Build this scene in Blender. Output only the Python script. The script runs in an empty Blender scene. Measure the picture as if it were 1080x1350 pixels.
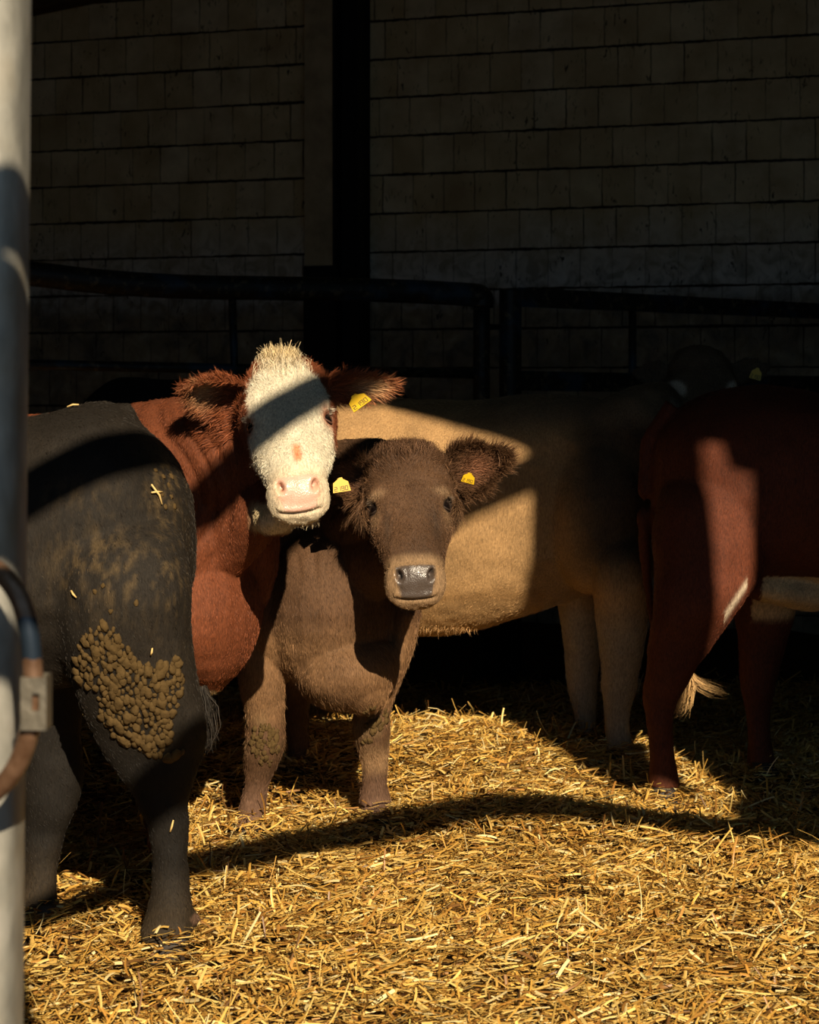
import bpy, bmesh, math
import numpy as np
from mathutils import Vector, Matrix
from mathutils.bvhtree import BVHTree

# ------------------------------------------------------------------ camera, sky, sun
scene = bpy.context.scene
COL = scene.collection
cam_d = bpy.data.cameras.new('camera'); cam = bpy.data.objects.new('camera', cam_d); COL.objects.link(cam)
cam.location = (0, 0, 1.4); cam.rotation_euler = (math.pi / 2, 0, 0)
cam_d.sensor_fit = 'HORIZONTAL'; cam_d.sensor_width = 36; cam_d.lens = 90; cam_d.shift_y = -165 / 1080
cam_d.dof.use_dof = True; cam_d.dof.focus_distance = 5.7; cam_d.dof.aperture_fstop = 9
scene.camera = cam
w = bpy.data.worlds.new('sky'); scene.world = w; w.use_nodes = True
bg = w.node_tree.nodes['Background']; bg.inputs[0].default_value = (0.42, 0.70, 1.0, 1); bg.inputs[1].default_value = 0.40
AZ, TE = 0.25, 0.62                                   # sun travels (-AZ, 1, -TE)
sd = bpy.data.lights.new('sun', 'SUN'); sun = bpy.data.objects.new('sun', sd); COL.objects.link(sun)
sun.rotation_euler = Vector((-AZ, 1, -TE)).to_track_quat('-Z', 'Y').to_euler(); sun.location = (2, -6, 6)
sd.energy = 6.6; sd.color = (1.0, 0.83, 0.60); sd.angle = math.radians(0.4)
scene.view_settings.view_transform = 'Standard'; scene.view_settings.look = 'None'
scene.view_settings.exposure = 0.0; scene.view_settings.gamma = 1
scene.cycles.max_bounces = 5; scene.cycles.diffuse_bounces = 2; scene.cycles.glossy_bounces = 2

rng = np.random.default_rng(7)
YF = 0.5                                              # plane of the barn's front frame

def P(px, py, D):
    return np.array([(px - 540) / 2700 * D, D, 1.4 - (py - 510) / 2700 * D])

# ------------------------------------------------------------------ small helpers
def nrm(v): v = np.asarray(v, float); return v / max(np.linalg.norm(v), 1e-9)
def mesh_obj(name, V, F, mat, parent=None, smooth=True):
    me = bpy.data.meshes.new(name); V = np.asarray(V, float)
    me.from_pydata(V.tolist(), [], [tuple(int(i) for i in f) for f in F]); me.update()
    if smooth: me.polygons.foreach_set('use_smooth', np.ones(len(me.polygons), bool))
    if mat: me.materials.append(mat)
    o = bpy.data.objects.new(name, me); COL.objects.link(o)
    if parent: o.parent = parent
    return o
def tag(o, label, cat, group=None, kind=None):
    if label: o['label'] = label
    if cat: o['category'] = cat
    if group: o['group'] = group
    if kind: o['kind'] = kind
    return o
def empty(name, loc, rz=0):
    o = bpy.data.objects.new(name, None); COL.objects.link(o); o.location = loc; o.rotation_euler = (0, 0, rz); return o
class Geo:
    def __init__(s): s.V = []; s.F = []; s.n = 0
    def add(s, V, F):
        V = np.asarray(V, float); s.V.append(V); s.F += [tuple(i + s.n for i in f) for f in F]; s.n += len(V)
    def verts(s): return np.concatenate(s.V)
    def build(s, name, mat, parent=None, smooth=True): return mesh_obj(name, s.verts(), s.F, mat, parent, smooth)
def g_box(g, x0, x1, y0, y1, z0, z1):
    V = [(x, y, z) for x in (x0, x1) for y in (y0, y1) for z in (z0, z1)]
    g.add(V, [(0, 1, 3, 2), (4, 6, 7, 5), (0, 4, 5, 1), (2, 3, 7, 6), (0, 2, 6, 4), (1, 5, 7, 3)])
def g_loft(g, secs, n=26, e=2.0):
    """secs: (centre, U, V[, exponent]) rings joined into one closed skin"""
    V = []; F = []
    for s in secs:
        c, U, W = np.asarray(s[0], float), np.asarray(s[1], float), np.asarray(s[2], float)
        ex = 2.0 / (s[3] if len(s) > 3 else e)
        for k in range(n):
            a = 2 * math.pi * k / n; ca, sa = math.cos(a), math.sin(a)
            V.append(c + U * math.copysign(abs(ca) ** ex, ca) + W * math.copysign(abs(sa) ** ex, sa))
    m = len(secs)
    for i in range(m - 1):
        for k in range(n):
            k2 = (k + 1) % n
            F.append((i * n + k, i * n + k2, (i + 1) * n + k2, (i + 1) * n + k))
    V.append(np.asarray(secs[0][0], float)); V.append(np.asarray(secs[-1][0], float))
    for k in range(n):
        k2 = (k + 1) % n
        F.append((m * n, k2, k)); F.append((m * n + 1, (m - 1) * n + k, (m - 1) * n + k2))
    g.add(V, F)
def g_tube(g, pts, r, n=14):
    pts = [np.asarray(p, float) for p in pts]; rs = r if hasattr(r, '__len__') else [r] * len(pts); secs = []
    ref = None
    for i, p in enumerate(pts):
        t = nrm(pts[min(i + 1, len(pts) - 1)] - pts[max(i - 1, 0)])
        if ref is None: ref = np.array([0, 0, 1.]) if abs(t[2]) < .9 else np.array([0, 1., 0])
        ref = nrm(ref - t * ref.dot(t)); secs.append((p, ref * rs[i], np.cross(t, ref) * rs[i]))
    g_loft(g, secs, n)
def spline(pts, k=8):
    pts = [np.asarray(p, float) for p in pts]; out = []
    q = [2 * pts[0] - pts[1]] + pts + [2 * pts[-1] - pts[-2]]
    for i in range(1, len(q) - 2):
        for j in range(k):
            t = j / k; a, b, c, d = q[i - 1], q[i], q[i + 1], q[i + 2]
            out.append(.5 * ((2 * b) + (c - a) * t + (2 * a - 5 * b + 4 * c - d) * t * t + (3 * b - a - 3 * c + d) * t ** 3))
    out.append(pts[-1]); return out
def sm(a, b, x): t = np.clip((x - a) / (b - a), 0, 1); return t * t * (3 - 2 * t)
def vnoise(p, sc, seed=0):
    q = np.asarray(p) * sc + seed * 17.31; i = np.floor(q).astype(np.int64); f = q - i; f = f * f * (3 - 2 * f); r = 0
    for dx in (0, 1):
        for dy in (0, 1):
            for dz in (0, 1):
                h = (i[:, 0] + dx) * 73856093 ^ (i[:, 1] + dy) * 19349663 ^ (i[:, 2] + dz) * 83492791
                h = ((h ^ (h >> 13)) * 1274126177) & 0xffff
                w_ = (f[:, 0] if dx else 1 - f[:, 0]) * (f[:, 1] if dy else 1 - f[:, 1]) * (f[:, 2] if dz else 1 - f[:, 2])
                r = r + w_ * (h / 65535.)
    return r * 2 - 1

# ------------------------------------------------------------------ materials
class MB:
    def __init__(s, name, rough=.6, spec=.5):
        s.m = bpy.data.materials.new(name); s.m.use_nodes = True; s.t = s.m.node_tree; s.b = s.t.nodes['Principled BSDF']
        s.b.inputs['Roughness'].default_value = rough; s.b.inputs['Specular IOR Level'].default_value = spec
    def n(s, typ, **kw):
        o = s.t.nodes.new(typ)
        for k, v in kw.items(): setattr(o, k, v)
        return o
    def l(s, a, b): s.t.links.new(a, b)
    def val(s, sock, v):
        if isinstance(v, (int, float)): sock.default_value = v
        elif isinstance(v, tuple): sock.default_value = v if len(v) == len(sock.default_value) else v + (1,)
        else: s.l(v, sock)
    def math(s, op, a, b=0.0, c=0.0):
        o = s.n('ShaderNodeMath', operation=op); s.val(o.inputs[0], a); s.val(o.inputs[1], b)
        if op in ('MULTIPLY_ADD', 'SMOOTH_MIN', 'COMPARE'): s.val(o.inputs[2], c)
        return o.outputs[0]
    def noise(s, scale, detail=4, vec=None, dist=0.0, rough=.55):
        o = s.n('ShaderNodeTexNoise'); o.inputs['Scale'].default_value = scale; o.inputs['Detail'].default_value = detail
        o.inputs['Distortion'].default_value = dist; o.inputs['Roughness'].default_value = rough
        if vec is not None: s.l(vec, o.inputs['Vector'])
        return o.outputs['Fac']
    def coord(s, scale=(1, 1, 1), out='Object'):
        c = s.n('ShaderNodeTexCoord'); m = s.n('ShaderNodeMapping'); m.inputs['Scale'].default_value = scale
        s.l(c.outputs[out], m.inputs['Vector']); return m.outputs[0]
    def ramp(s, fac, stops):
        o = s.n('ShaderNodeValToRGB'); r = o.color_ramp
        while len(r.elements) < len(stops): r.elements.new(.5)
        for e, (p, c) in zip(r.elements, stops): e.position = p; e.color = tuple(c) + (1,) if len(c) == 3 else c
        s.l(fac, o.inputs[0]); return o.outputs[0]
    def mix(s, f, a, b, mode='MIX'):
        o = s.n('ShaderNodeMix', data_type='RGBA', blend_type=mode)
        s.val(o.inputs[0], f); s.val(o.inputs[6], a); s.val(o.inputs[7], b); return o.outputs[2]
    def base(s, v): s.val(s.b.inputs['Base Color'], v)
    def bump(s, h, st=.5, d=.01):
        o = s.n('ShaderNodeBump'); o.inputs['Strength'].default_value = st; o.inputs['Distance'].default_value = d
        s.l(h, o.inputs['Height']); s.l(o.outputs[0], s.b.inputs['Normal'])
    def attr(s, name='col'):
        o = s.n('ShaderNodeAttribute'); o.attribute_name = name; return o.outputs['Color']
G = lambda v: (v, v, v)

def m_skin(name, bump=.5, rough=.75):
    m = MB(name, rough, .25); v = m.coord((60, 60, 14)); a = m.noise(4, 5, v, .6); b = m.noise(7, 5, m.coord(), .5)
    c = m.mix(.8, m.attr(), m.ramp(a, [(.3, G(.45)), (.7, G(1.35))]), 'MULTIPLY')
    c = m.mix(.55, c, m.ramp(b, [(.3, G(.6)), (.7, G(1.25))]), 'MULTIPLY'); m.base(c); m.bump(a, bump, .004); return m.m
def m_hair(name, rough=.6, spec=.18):
    m = MB(name, rough, spec); m.base(m.attr()); return m.m
def m_flat(name, c, rough=.5, spec=.5, metal=0.0, noise=None, bump=0.0):
    m = MB(name, rough, spec); m.b.inputs['Metallic'].default_value = metal
    if noise:
        f = m.noise(noise, 6, m.coord()); m.base(m.mix(f, tuple(x * .45 for x in c), tuple(min(1, x * 1.5) for x in c)))
        if bump: m.bump(f, bump, .01)
    else: m.base(c)
    return m.m
M_SKIN = m_skin('cow_hide'); M_HAIR = m_hair('cow_hair'); M_GLOSS = m_flat('wet_eye', (.006, .004, .004), .08, .9)
M_HOOF = m_flat('hoof_horn', (.035, .026, .02), .6, .4, noise=40)
def m_nose():
    m = MB('wet_nose', .3, .7); c = m.attr(); f = m.n('ShaderNodeTexVoronoi'); f.inputs['Scale'].default_value = 260; m.l(m.coord(), f.inputs['Vector'])
    m.base(c); m.bump(f.outputs['Distance'], .35, .002); r = m.math('MULTIPLY_ADD', m.noise(60, 3, m.coord()), .6, .05); m.l(r, m.b.inputs['Roughness']); return m.m
M_NOSE = m_nose()

# wall of square glazed blocks
def m_wall():
    m = MB('block_wall', .75, .3); tc = m.n('ShaderNodeTexCoord'); sp = m.n('ShaderNodeSeparateXYZ'); m.l(tc.outputs['Object'], sp.inputs[0])
    x, z = sp.outputs[0], sp.outputs[2]; co = tc.outputs['Object']
    nz = m.noise(5, 5, co); nf = m.noise(22, 5, co, .4)
    wob = m.math('MULTIPLY_ADD', nf, .016, -.008)
    zr = m.math('DIVIDE', m.math('ADD', m.math('ADD', z, .099), wob), .230); row = m.math('FLOOR', zr); fz = m.math('FRACT', zr)
    wn = m.n('ShaderNodeTexWhiteNoise', noise_dimensions='1D'); m.l(row, wn.inputs['W'])
    xr = m.math('ADD', m.math('DIVIDE', m.math('ADD', x, wob), .192), m.math('MULTIPLY', wn.outputs['Value'], 5.0)); cx = m.math('FLOOR', xr); fx = m.math('FRACT', xr)
    cb = m.n('ShaderNodeCombineXYZ'); m.l(cx, cb.inputs[0]); m.l(row, cb.inputs[1]); w2 = m.n('ShaderNodeTexWhiteNoise', noise_dimensions='2D'); m.l(cb.outputs[0], w2.inputs['Vector'])
    dx = m.math('MULTIPLY', m.math('MINIMUM', fx, m.math('SUBTRACT', 1.0, fx)), .192); dz = m.math('MULTIPLY', m.math('MINIMUM', fz, m.math('SUBTRACT', 1.0, fz)), .230)
    thin = m.math('MULTIPLY_ADD', m.noise(3.1, 3, co), .016, -.003)
    jx = m.math('LESS_THAN', dx, m.math('MULTIPLY', thin, .75)); jz = m.math('LESS_THAN', dz, m.math('ADD', thin, .0015))
    j = m.math('MAXIMUM', m.math('MULTIPLY', jx, m.ramp(m.noise(2.2, 2, m.coord((1, 1, 1))), [(.4, G(.35)), (.6, G(.9))])), jz)
    tile = m.ramp(w2.outputs['Value'], [(0, (.64, .49, .25)), (.5, (.74, .58, .31)), (1, (.80, .66, .40))])
    tile = m.mix(m.ramp(nz, [(.35, G(0)), (.7, G(.7))]), tile, (.40, .27, .12))
    # whitewashed grey courses low on the wall, dirt below the rail
    low = m.n('ShaderNodeMapRange'); low.inputs['From Min'].default_value = 2.62; low.inputs['From Max'].default_value = 2.12; m.l(m.math('ADD', z, m.math('MULTIPLY', nz, .35)), low.inputs['Value'])
    gp = m.ramp(m.noise(9, 6, co, 1.2), [(.38, (.32, .30, .25)), (.55, (.66, .63, .55)), (.7, (.80, .77, .70))])
    tile = m.mix(low.outputs[0], tile, gp)
    dl = m.n('ShaderNodeMapRange'); dl.inputs['From Min'].default_value = 2.02; dl.inputs['From Max'].default_value = 1.82; m.l(z, dl.inputs['Value'])
    tile = m.mix(m.math('MULTIPLY', dl.outputs[0], .85), tile, m.ramp(m.noise(6, 6, co, .8), [(.35, (.10, .07, .035)), (.6, (.34, .25, .13)), (.72, (.45, .36, .22))]))
    scr = m.ramp(m.noise(30, 3, m.coord((1, 1, .35)), 2.0), [(.62, G(0)), (.66, G(1))])
    blob = m.ramp(m.noise(4.3, 2, co, .5), [(.45, G(0)), (.60, G(1))])
    dirt = m.math('MULTIPLY', scr, blob); allj = m.math('MAXIMUM', j, m.math('MULTIPLY', dirt, .9))
    m.base(m.mix(allj, tile, (.028, .018, .009))); m.bump(m.math('MULTIPLY_ADD', allj, -1.0, m.math('MULTIPLY', nf, .3)), .6, .012); return m.m
M_WALL = m_wall()
M_CONC = m_flat('concrete', (.50, .38, .21), .85, .2, noise=9, bump=.4)
M_STEEL = m_flat('black_steel', (.008, .007, .006), .6, .3, noise=20)
M_WOOD = m_flat('old_timber', (.10, .055, .02), .8, .2, noise=12, bump=.4)
M_CEIL = m_flat('roof_sheet', (.10, .085, .06), .9, .2, noise=3)
M_DARKWALL = m_flat('dark_render', (.10, .09, .07), .9, .2, noise=3)
M_YARD = m_flat('yard_concrete', (.07, .065, .06), .9, .2, noise=6)
def m_rail():
    m = MB('painted_rail', .55, .4); f = m.noise(28, 5, m.coord()); g = m.noise(5, 4, m.coord())
    c = m.mix(m.ramp(f, [(.55, G(0)), (.68, G(1))]), (.022, .017, .011), (.13, .095, .05))
    c = m.mix(m.ramp(g, [(.52, G(0)), (.62, G(.8))]), c, (.03, .055, .085)); m.base(c); m.bump(f, .3, .004); return m.m
M_RAIL = m_rail()
def m_post():
    m = MB('galvanised_post', .5, .4); m.b.inputs['Metallic'].default_value = .15
    f = m.noise(30, 6, m.coord((1, 1, .5))); g = m.noise(7, 3, m.coord())
    c = m.ramp(f, [(.25, (.20, .195, .17)), (.55, (.34, .33, .285)), (.8, (.46, .44, .39))])
    m.base(m.mix(m.ramp(g, [(.5, G(0)), (.75, G(.5))]), c, (.27, .21, .12))); m.bump(f, .2, .003); return m.m
M_POST = m_post()
def m_loop():
    m = MB('worn_paint_loop', .32, .5); m.b.inputs['Metallic'].default_value = .35
    sp = m.n('ShaderNodeSeparateXYZ'); m.l(m.coord(), sp.inputs[0]); g = m.noise(40, 4, m.coord()); z = m.math('MULTIPLY_ADD', g, .02, sp.outputs[2]); band = m.math('MULTIPLY', m.math('GREATER_THAN', z, 1.093), m.math('LESS_THAN', z, 1.141)); m.base(m.mix(band, m.ramp(g, [(.3, (.10, .05, .025)), (.7, (.24, .14, .085))]), (.022, .034, .05))); return m.m
M_LOOP = m_loop(); M_SLEEVE = m_flat('bare_sheet_metal', (.20, .175, .13), .42, .5, .6, noise=60, bump=.2)
M_TAG = m_flat('yellow_tag_plastic', (.72, .45, .012), .4, .5); M_INK = m_flat('tag_ink', (.10, .06, .01), .6)
M_MUD = m_flat('dried_mud', (.092, .058, .022), .95, .1, noise=50, bump=.6)
def m_straw():
    m = MB('straw', .42, .45); m.base(m.attr()); m.b.inputs['Subsurface Weight'].default_value = 0; return m.m
M_STRAW = m_straw()
def m_bed():
    m = MB('trodden_bedding', .9, .2); a = m.noise(40, 6, m.coord(), .8); b = m.noise(4, 4, m.coord())
    c = m.ramp(a, [(.3, (.022, .010, .003)), (.55, (.10, .05, .014)), (.75, (.26, .14, .04))]); m.base(m.mix(b, c, (.05, .025, .008))); m.bump(a, .9, .02); return m.m
M_BED = m_bed()

# ------------------------------------------------------------------ the barn
def ground(x, y):
    x = np.asarray(x, float); y = np.asarray(y, float)
    p = np.stack([x, y, np.zeros_like(x)], -1).reshape(-1, 3)
    h = .135 * sm(6.45, 7.35, y) * (1 - sm(.1, .9, x)) * (1 - .9 * sm(7.55, 8.3, y))
    h = h + .045 * sm(6.7, 7.3, y) * sm(.1, .9, x)
    h = h + .085 * np.exp(-(((x - .33) / .33) ** 2 + ((y - 6.55) / .34) ** 2))
    h = h + (.022 * vnoise(p, 2.3, 1) + .012 * vnoise(p, 6., 2) + .008 * vnoise(p, 15., 3)).reshape(x.shape)
    return h * sm(2.0, 3.5, y)
def grid_mesh(name, xs, ys, mat):
    X, Y = np.meshgrid(xs, ys); Z = ground(X, Y) - .012; V = np.stack([X, Y, Z], -1).reshape(-1, 3); nx = len(xs)
    F = [(j * nx + i, j * nx + i + 1, (j + 1) * nx + i + 1, (j + 1) * nx + i) for j in range(len(ys) - 1) for i in range(nx - 1)]
    return mesh_obj(name, V, F, mat)
WA = math.atan(.36)                                   # the back wall swings nearer on the right
def build_barn():
    fl = grid_mesh('floor', np.linspace(-6, 6, 241), np.concatenate([np.linspace(.5, 4, 20), np.linspace(4.05, 9, 170), np.linspace(9.1, 14.5, 20)]), M_BED); tag(fl, 'trodden brown bedding floor of the barn', 'floor', kind='structure')
    g = Geo(); g_box(g, -9, 9, -12, YF + .05, -.12, -.02); tag(g.build('floor_yard', M_YARD, smooth=False), 'concrete yard in front of the barn', 'floor', kind='structure')
    # back wall, in its own turned frame
    g = Geo(); g_box(g, -7.5, 7.5, 0, .25, -.1, 6.6); o = g.build('wall_back', M_WALL, smooth=False); o.location = (0, 12.15, 0); o.rotation_euler = (0, 0, -WA); tag(o, 'dim wall of square cream blocks with dark joints behind the cattle', 'wall', kind='structure')
    def onwall(px): # distance along wall frame for a pixel column
        r = (px - 540) / 2700; y = 12.15 / (1 + .3600 * r); return r * y / math.cos(WA)
    a, b, c = onwall(415), onwall(455), onwall(488)
    g = Geo(); g_box(g, a, b, -.16, .02, 2.15, 6.5); g_box(g, a + .005, b, -.17, .02, -.1, 2.15); o = g.build('trim_1', M_CONC, smooth=False); o.location = (0, 12.15, 0); o.rotation_euler = (0, 0, -WA); tag(o, 'pale concrete pilaster on the block wall', 'pillar', kind='structure')
    g = Geo(); g_box(g, b, c, -.10, .02, -.1, 6.5); g_box(g, b, b + .02, -.20, .0, -.1, 6.5); g_box(g, c - .02, c, -.20, .0, -.1, 6.5); g_box(g, a, b, -.175, -.171, -.1, 2.12); o = g.build('trim_2', M_STEEL, smooth=False); o.location = (0, 12.15, 0); o.rotation_euler = (0, 0, -WA); tag(o, 'black steel upright beside the concrete pilaster', 'pillar', kind='structure')
    g = Geo(); x0, x1 = onwall(-40), a - .005
    g.add([(x0, -.16, 3.70), (x1, -.16, 3.98), (x1, .02, 3.98), (x0, .02, 3.70), (x0, -.16, 3.92), (x1, -.16, 4.2), (x1, .02, 4.2), (x0, .02, 3.92)], [(0, 1, 2, 3), (4, 7, 6, 5), (0, 4, 5, 1), (1, 5, 6, 2), (2, 6, 7, 3), (3, 7, 4, 0)])
    o = g.build('trim_3', M_WOOD, smooth=False); o.location = (0, 12.15, 0); o.rotation_euler = (0, 0, -WA); tag(o, 'dark timber beam along the top left of the block wall', 'beam', kind='structure')
    g = Geo(); g_box(g, -6.2, -6, YF, 15, -.1, 6.6); tag(g.build('wall_left', M_DARKWALL, smooth=False), 'left side wall of the barn', 'wall', kind='structure')
    g = Geo(); g_box(g, 6, 6.2, YF, 15, -.1, 6.6); tag(g.build('wall_right', M_DARKWALL, smooth=False), 'right side wall of the barn', 'wall', kind='structure')
    g = Geo(); g_box(g, -6.2, 6.2, YF, 15, 6.5, 6.7); tag(g.build('ceiling', M_CEIL, smooth=False), 'dark roof of the barn', 'ceiling', kind='structure')
    # front wall with its big doorway; everything here is unseen, shaped for the shadows it casts
    g = Geo(); y0, y1 = YF - .03, YF + .03
    g_box(g, -6.2, -1.9, y0, y1, -.1, 6.6); g_box(g, SLOT_R, 6.2, y0, y1, -.1, 6.6); 
    for (xa, za), (xb, zb) in zip(HEADLINE[:-1], HEADLINE[1:]):
        g.add([(x, y, z) for y in (y0, y1) for x, z in ((xa, za), (xb, zb), (xb, 6.6), (xa, 6.6))], [(0, 1, 2, 3), (7, 6, 5, 4), (0, 4, 5, 1), (1, 5, 6, 2), (2, 6, 7, 3), (3, 7, 4, 0)])
    tag(g.build('wall_front', M_DARKWALL, smooth=False), 'front wall of the barn round its wide doorway', 'wall', kind='structure')
    g = Geo(); V = [(2.165, 4.66), (2.24, 4.22), (2.30, 4.03), (2.54, 3.93), (2.54, 5.18), (2.165, 5.50)]; n = len(V)  # unseen hanging panel added to keep sun off the cream and right cows
    g.add([(x, y, z) for y in (y0, y1) for x, z in V], [tuple(range(n)), tuple(range(2 * n - 1, n - 1, -1))] + [(i, n + i, n + (i + 1) % n, (i + 1) % n) for i in range(n)])
    V = [(2.49, 3.63), (2.70, 3.54), (2.70, 3.96), (2.58, 3.86)]; n = 4  # unseen wedge added to shade the straw at the right
    g.add([(x, y, z) for y in (y0, y1) for x, z in V], [tuple(range(n)), tuple(range(2 * n - 1, n - 1, -1))] + [(i, n + i, n + (i + 1) % n, (i + 1) % n) for i in range(n)])
    g.build('shade_panel', M_WOOD, smooth=False)['kind'] = 'structure'
    # unseen raking timber across the doorway, bent to cast the upper shadow band
    g = Geo(); pts = UPBAR; th = UPTH
    V = [(x, y, z + s * th / 2) for x, z in pts for s in (-1, 1) for y in (y0, y1)]
    F = []
    for i in range(len(pts) - 1): a = 4 * i; F += [(a, a + 4, a + 5, a + 1), (a + 2, a + 3, a + 7, a + 6), (a, a + 2, a + 6, a + 4), (a + 1, a + 5, a + 7, a + 3)]
    n = 4 * (len(pts) - 1); F += [(0, 1, 3, 2), (n, n + 2, n + 3, n + 1)]; g.add(V, F); g.build('shadow_timber', M_WOOD, smooth=False)['kind'] = 'structure'
    g = Geo(); g_tube(g, [(q[0], YF, q[1]) for q in spline([np.array(p + (0,)) for p in LOBAR], 6)], [float(q) for q in np.interp(np.linspace(0, len(LORAD) - 1, 6 * (len(LORAD) - 1) + 1), range(len(LORAD)), LORAD)], 16); g.build('shadow_pole', M_WOOD)['kind'] = 'structure'  # unseen sagging pole, curved and tapered to cast the lower shadow band
    # unseen boards added at the left of the doorway to shade the gate post
    g = Geo(); g_box(g, -1.9, .17, y0, y1, 2.45, 2.79); g_box(g, -1.9, .16, y0, y1, 2.305, 2.35); g_box(g, .09, .15, y0 - .06, y0, 2.305, 2.80); g.build('shade_boards', M_WOOD, smooth=False)['kind'] = 'structure'
HEAD = 5.36; PAN_L, PAN_R, PAN_B = 2.165, 2.555, 4.17; SLOT_R = 2.69
UPBAR = [(-1.95, 3.35), (.175, 3.89), (.455, 4.07), (.90, 4.38), (1.845, 5.22), (2.25, 5.40)]; UPTH = .13
LOBAR = [(-1.95, 1.9), (.015, 2.87), (.50, 3.20), (.70, 3.35), (1.26, 3.60), (1.78, 3.76), (2.5, 3.68), (2.95, 3.62)]; LORAD = [.045, .045, .06, .075, .085, .075, .075, .08]
HEADLINE = [(-1.9, 5.95), (1.675, 5.75), (2.135, 5.48), (2.545, 5.15), (2.61, 5.12), (2.62, 5.02), (2.69, 4.99)]          # the gable's edge falls to the right
build_barn()

# ------------------------------------------------------------------ back gates
def gate_rail():
    def pts(l): return [P(*q) for q in l]
    r = empty('pen_gate', P(330, 545, 9.5) * np.array([1, 1, 0])); o = np.array(r.location)
    sh = lambda L: [p - o for p in L]
    D0, D1 = 9.15, 9.85
    dd = lambda px: D0 + (D1 - D0) * px / 640
    g = Geo(); top = [(-60, 356), (40, 361), (130, 371), (240, 378), (360, 380), (470, 382), (560, 385), (612, 388)]
    g_tube(g, sh(spline([P(x, y, dd(x)) for x, y in top] + [P(634, 391, dd(634)), P(635, 405, dd(635))], 5)), .056); g.build('top_rail', M_RAIL, r)
    g = Geo(); g_tube(g, sh([P(635, 402, dd(635)), P(635, 440, dd(635)), P(635, 890, dd(635))]), .041); g.build('end_post', M_RAIL, r)
    g = Geo(); g_tube(g, sh([P(x, 480 + (x) * .02, dd(x)) for x in (-60, 150, 400, 632)]), .024); g.build('middle_rail', M_RAIL, r)
    g = Geo(); g_tube(g, sh([P(x, 640 + (x) * .0, dd(x)) for x in (-60, 150, 400, 632)]), .024); g.build('lower_rail', M_RAIL, r)
    g = Geo(); g_tube(g, sh([P(306, 385, dd(300)), P(309, 480, dd(305)), P(309, 640, dd(305))]), .018); g.build('upright', M_RAIL, r)
    tag(r, 'dark tubular pen gate with rounded top rail, left of the hinge gap', 'gate')
    r = empty('pen_gate', P(672, 545, 9.95) * np.array([1, 1, 0])); o = np.array(r.location)
    D0, D1 = 9.95, 11.0; dd = lambda px: D0 + (D1 - D0) * (px - 660) / 440
    g = Geo(); g_tube(g, sh([P(673, 381, 9.95), P(673, 384, 9.95), P(673, 500, 9.95), P(673, 890, 9.95)]), .055); g.build('hinge_post', M_RAIL, r)
    def flat(name, y0, y1, s0, s1):
        g = Geo(); V = []
        for px in (684, 1420):
            for dy in (0, .05):
                for k, (a, b) in enumerate(((y0, y1), (s0, s1))):
                    y = a + (b - a) * (px - 687) / 393; q = P(px, y, dd(px)); V.append((q[0], q[1] + dy, q[2]))
        g.add(np.array(V) - o, [(0, 4, 5, 1), (2, 3, 7, 6), (1, 5, 7, 3), (0, 2, 6, 4), (0, 1, 3, 2), (4, 6, 7, 5)]); g.build(name, M_RAIL, r, False)
    flat('top_rail', 379, 400, 404, 420); flat('middle_rail', 489, 496, 515, 520)
    g = Geo(); g_tube(g, sh([P(834, 405, dd(834)), P(834, 500, dd(834)), P(834, 800, dd(834))]), .02); g.build('upright', M_RAIL, r)
    g = Geo(); g_tube(g, sh([P(640, 431, 9.86), P(660, 431, 9.95)]), .014, 8); g.build('hinge', M_RAIL, r)
    tag(r, 'dark pen gate with square top rail and round hinge post, right of the gap', 'gate')
gate_rail()

# ------------------------------------------------------------------ near gate post with its latch loop
def near_post():
    D = 2.5; b = P(-30, 1200, D); r = empty('gate_post', (b[0], b[1], 0)); o = np.array(r.location)
    g = Geo(); secs = []
    for z, px in ((-.02, 22), (.62, 26), (1.1, 29), (1.5, 33), (1.95, 37), (3.2, 46)):
        R = .072; c = np.array([(px - 540) / 2700 * (D + R) - R, D + R, z]); secs.append((c - o, (R, 0, 0), (0, R, 0), 3.6))
    g_loft(g, secs, 40); g.build('post', M_POST, r)
    g = Geo(); L = [(-70, 1062, 2.44), (-20, 1052, 2.42), (14, 1022, 2.40), (34, 980, 2.39), (44, 930, 2.385), (43, 880, 2.385), (38, 830, 2.385), (24, 785, 2.39), (-4, 752, 2.41), (-50, 735, 2.44), (-90, 735, 2.44)]
    g_tube(g, [p - o for p in spline([P(*q) for q in L], 6)], .0118, 18); loop = g.build('latch_loop', M_LOOP, r)
    g = Geo(); y = 2.366
    a0, a1 = P(27, 963, y), P(61, 893, y); cxm, czm = P(46, 926, y)[0], P(46, 926, y)[2]
    # folded sleeve with a slot: four strips round a small opening, then a back fold
    def q(x0, x1, y0_, y1_, z0, z1): g_box(g, x0 - o[0], x1 - o[0], y0_ - o[1], y1_ - o[1], z0, z1)
    hx0, hx1 = cxm - .0035, cxm + .005; hz0, hz1 = czm - .010, czm + .010
    q(a0[0], hx0, y, y + .003, a0[2], a1[2]); q(hx1, a1[0], y, y + .003, a0[2], a1[2]); q(hx0, hx1, y, y + .003, a0[2], hz0); q(hx0, hx1, y, y + .003, hz1, a1[2])
    q(a1[0] - .003, a1[0], y + .003, y + .035, a0[2], a1[2]); q(a0[0], a0[0] + .003, y + .003, y + .035, a0[2], a1[2]); q(a0[0], a1[0], y + .035, y + .038, a0[2], a1[2])
    g.build('sleeve', M_SLEEVE, r, False)
    tag(r, 'pale metal gate post with a curved latch loop at the left edge', 'post')
near_post()

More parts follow.
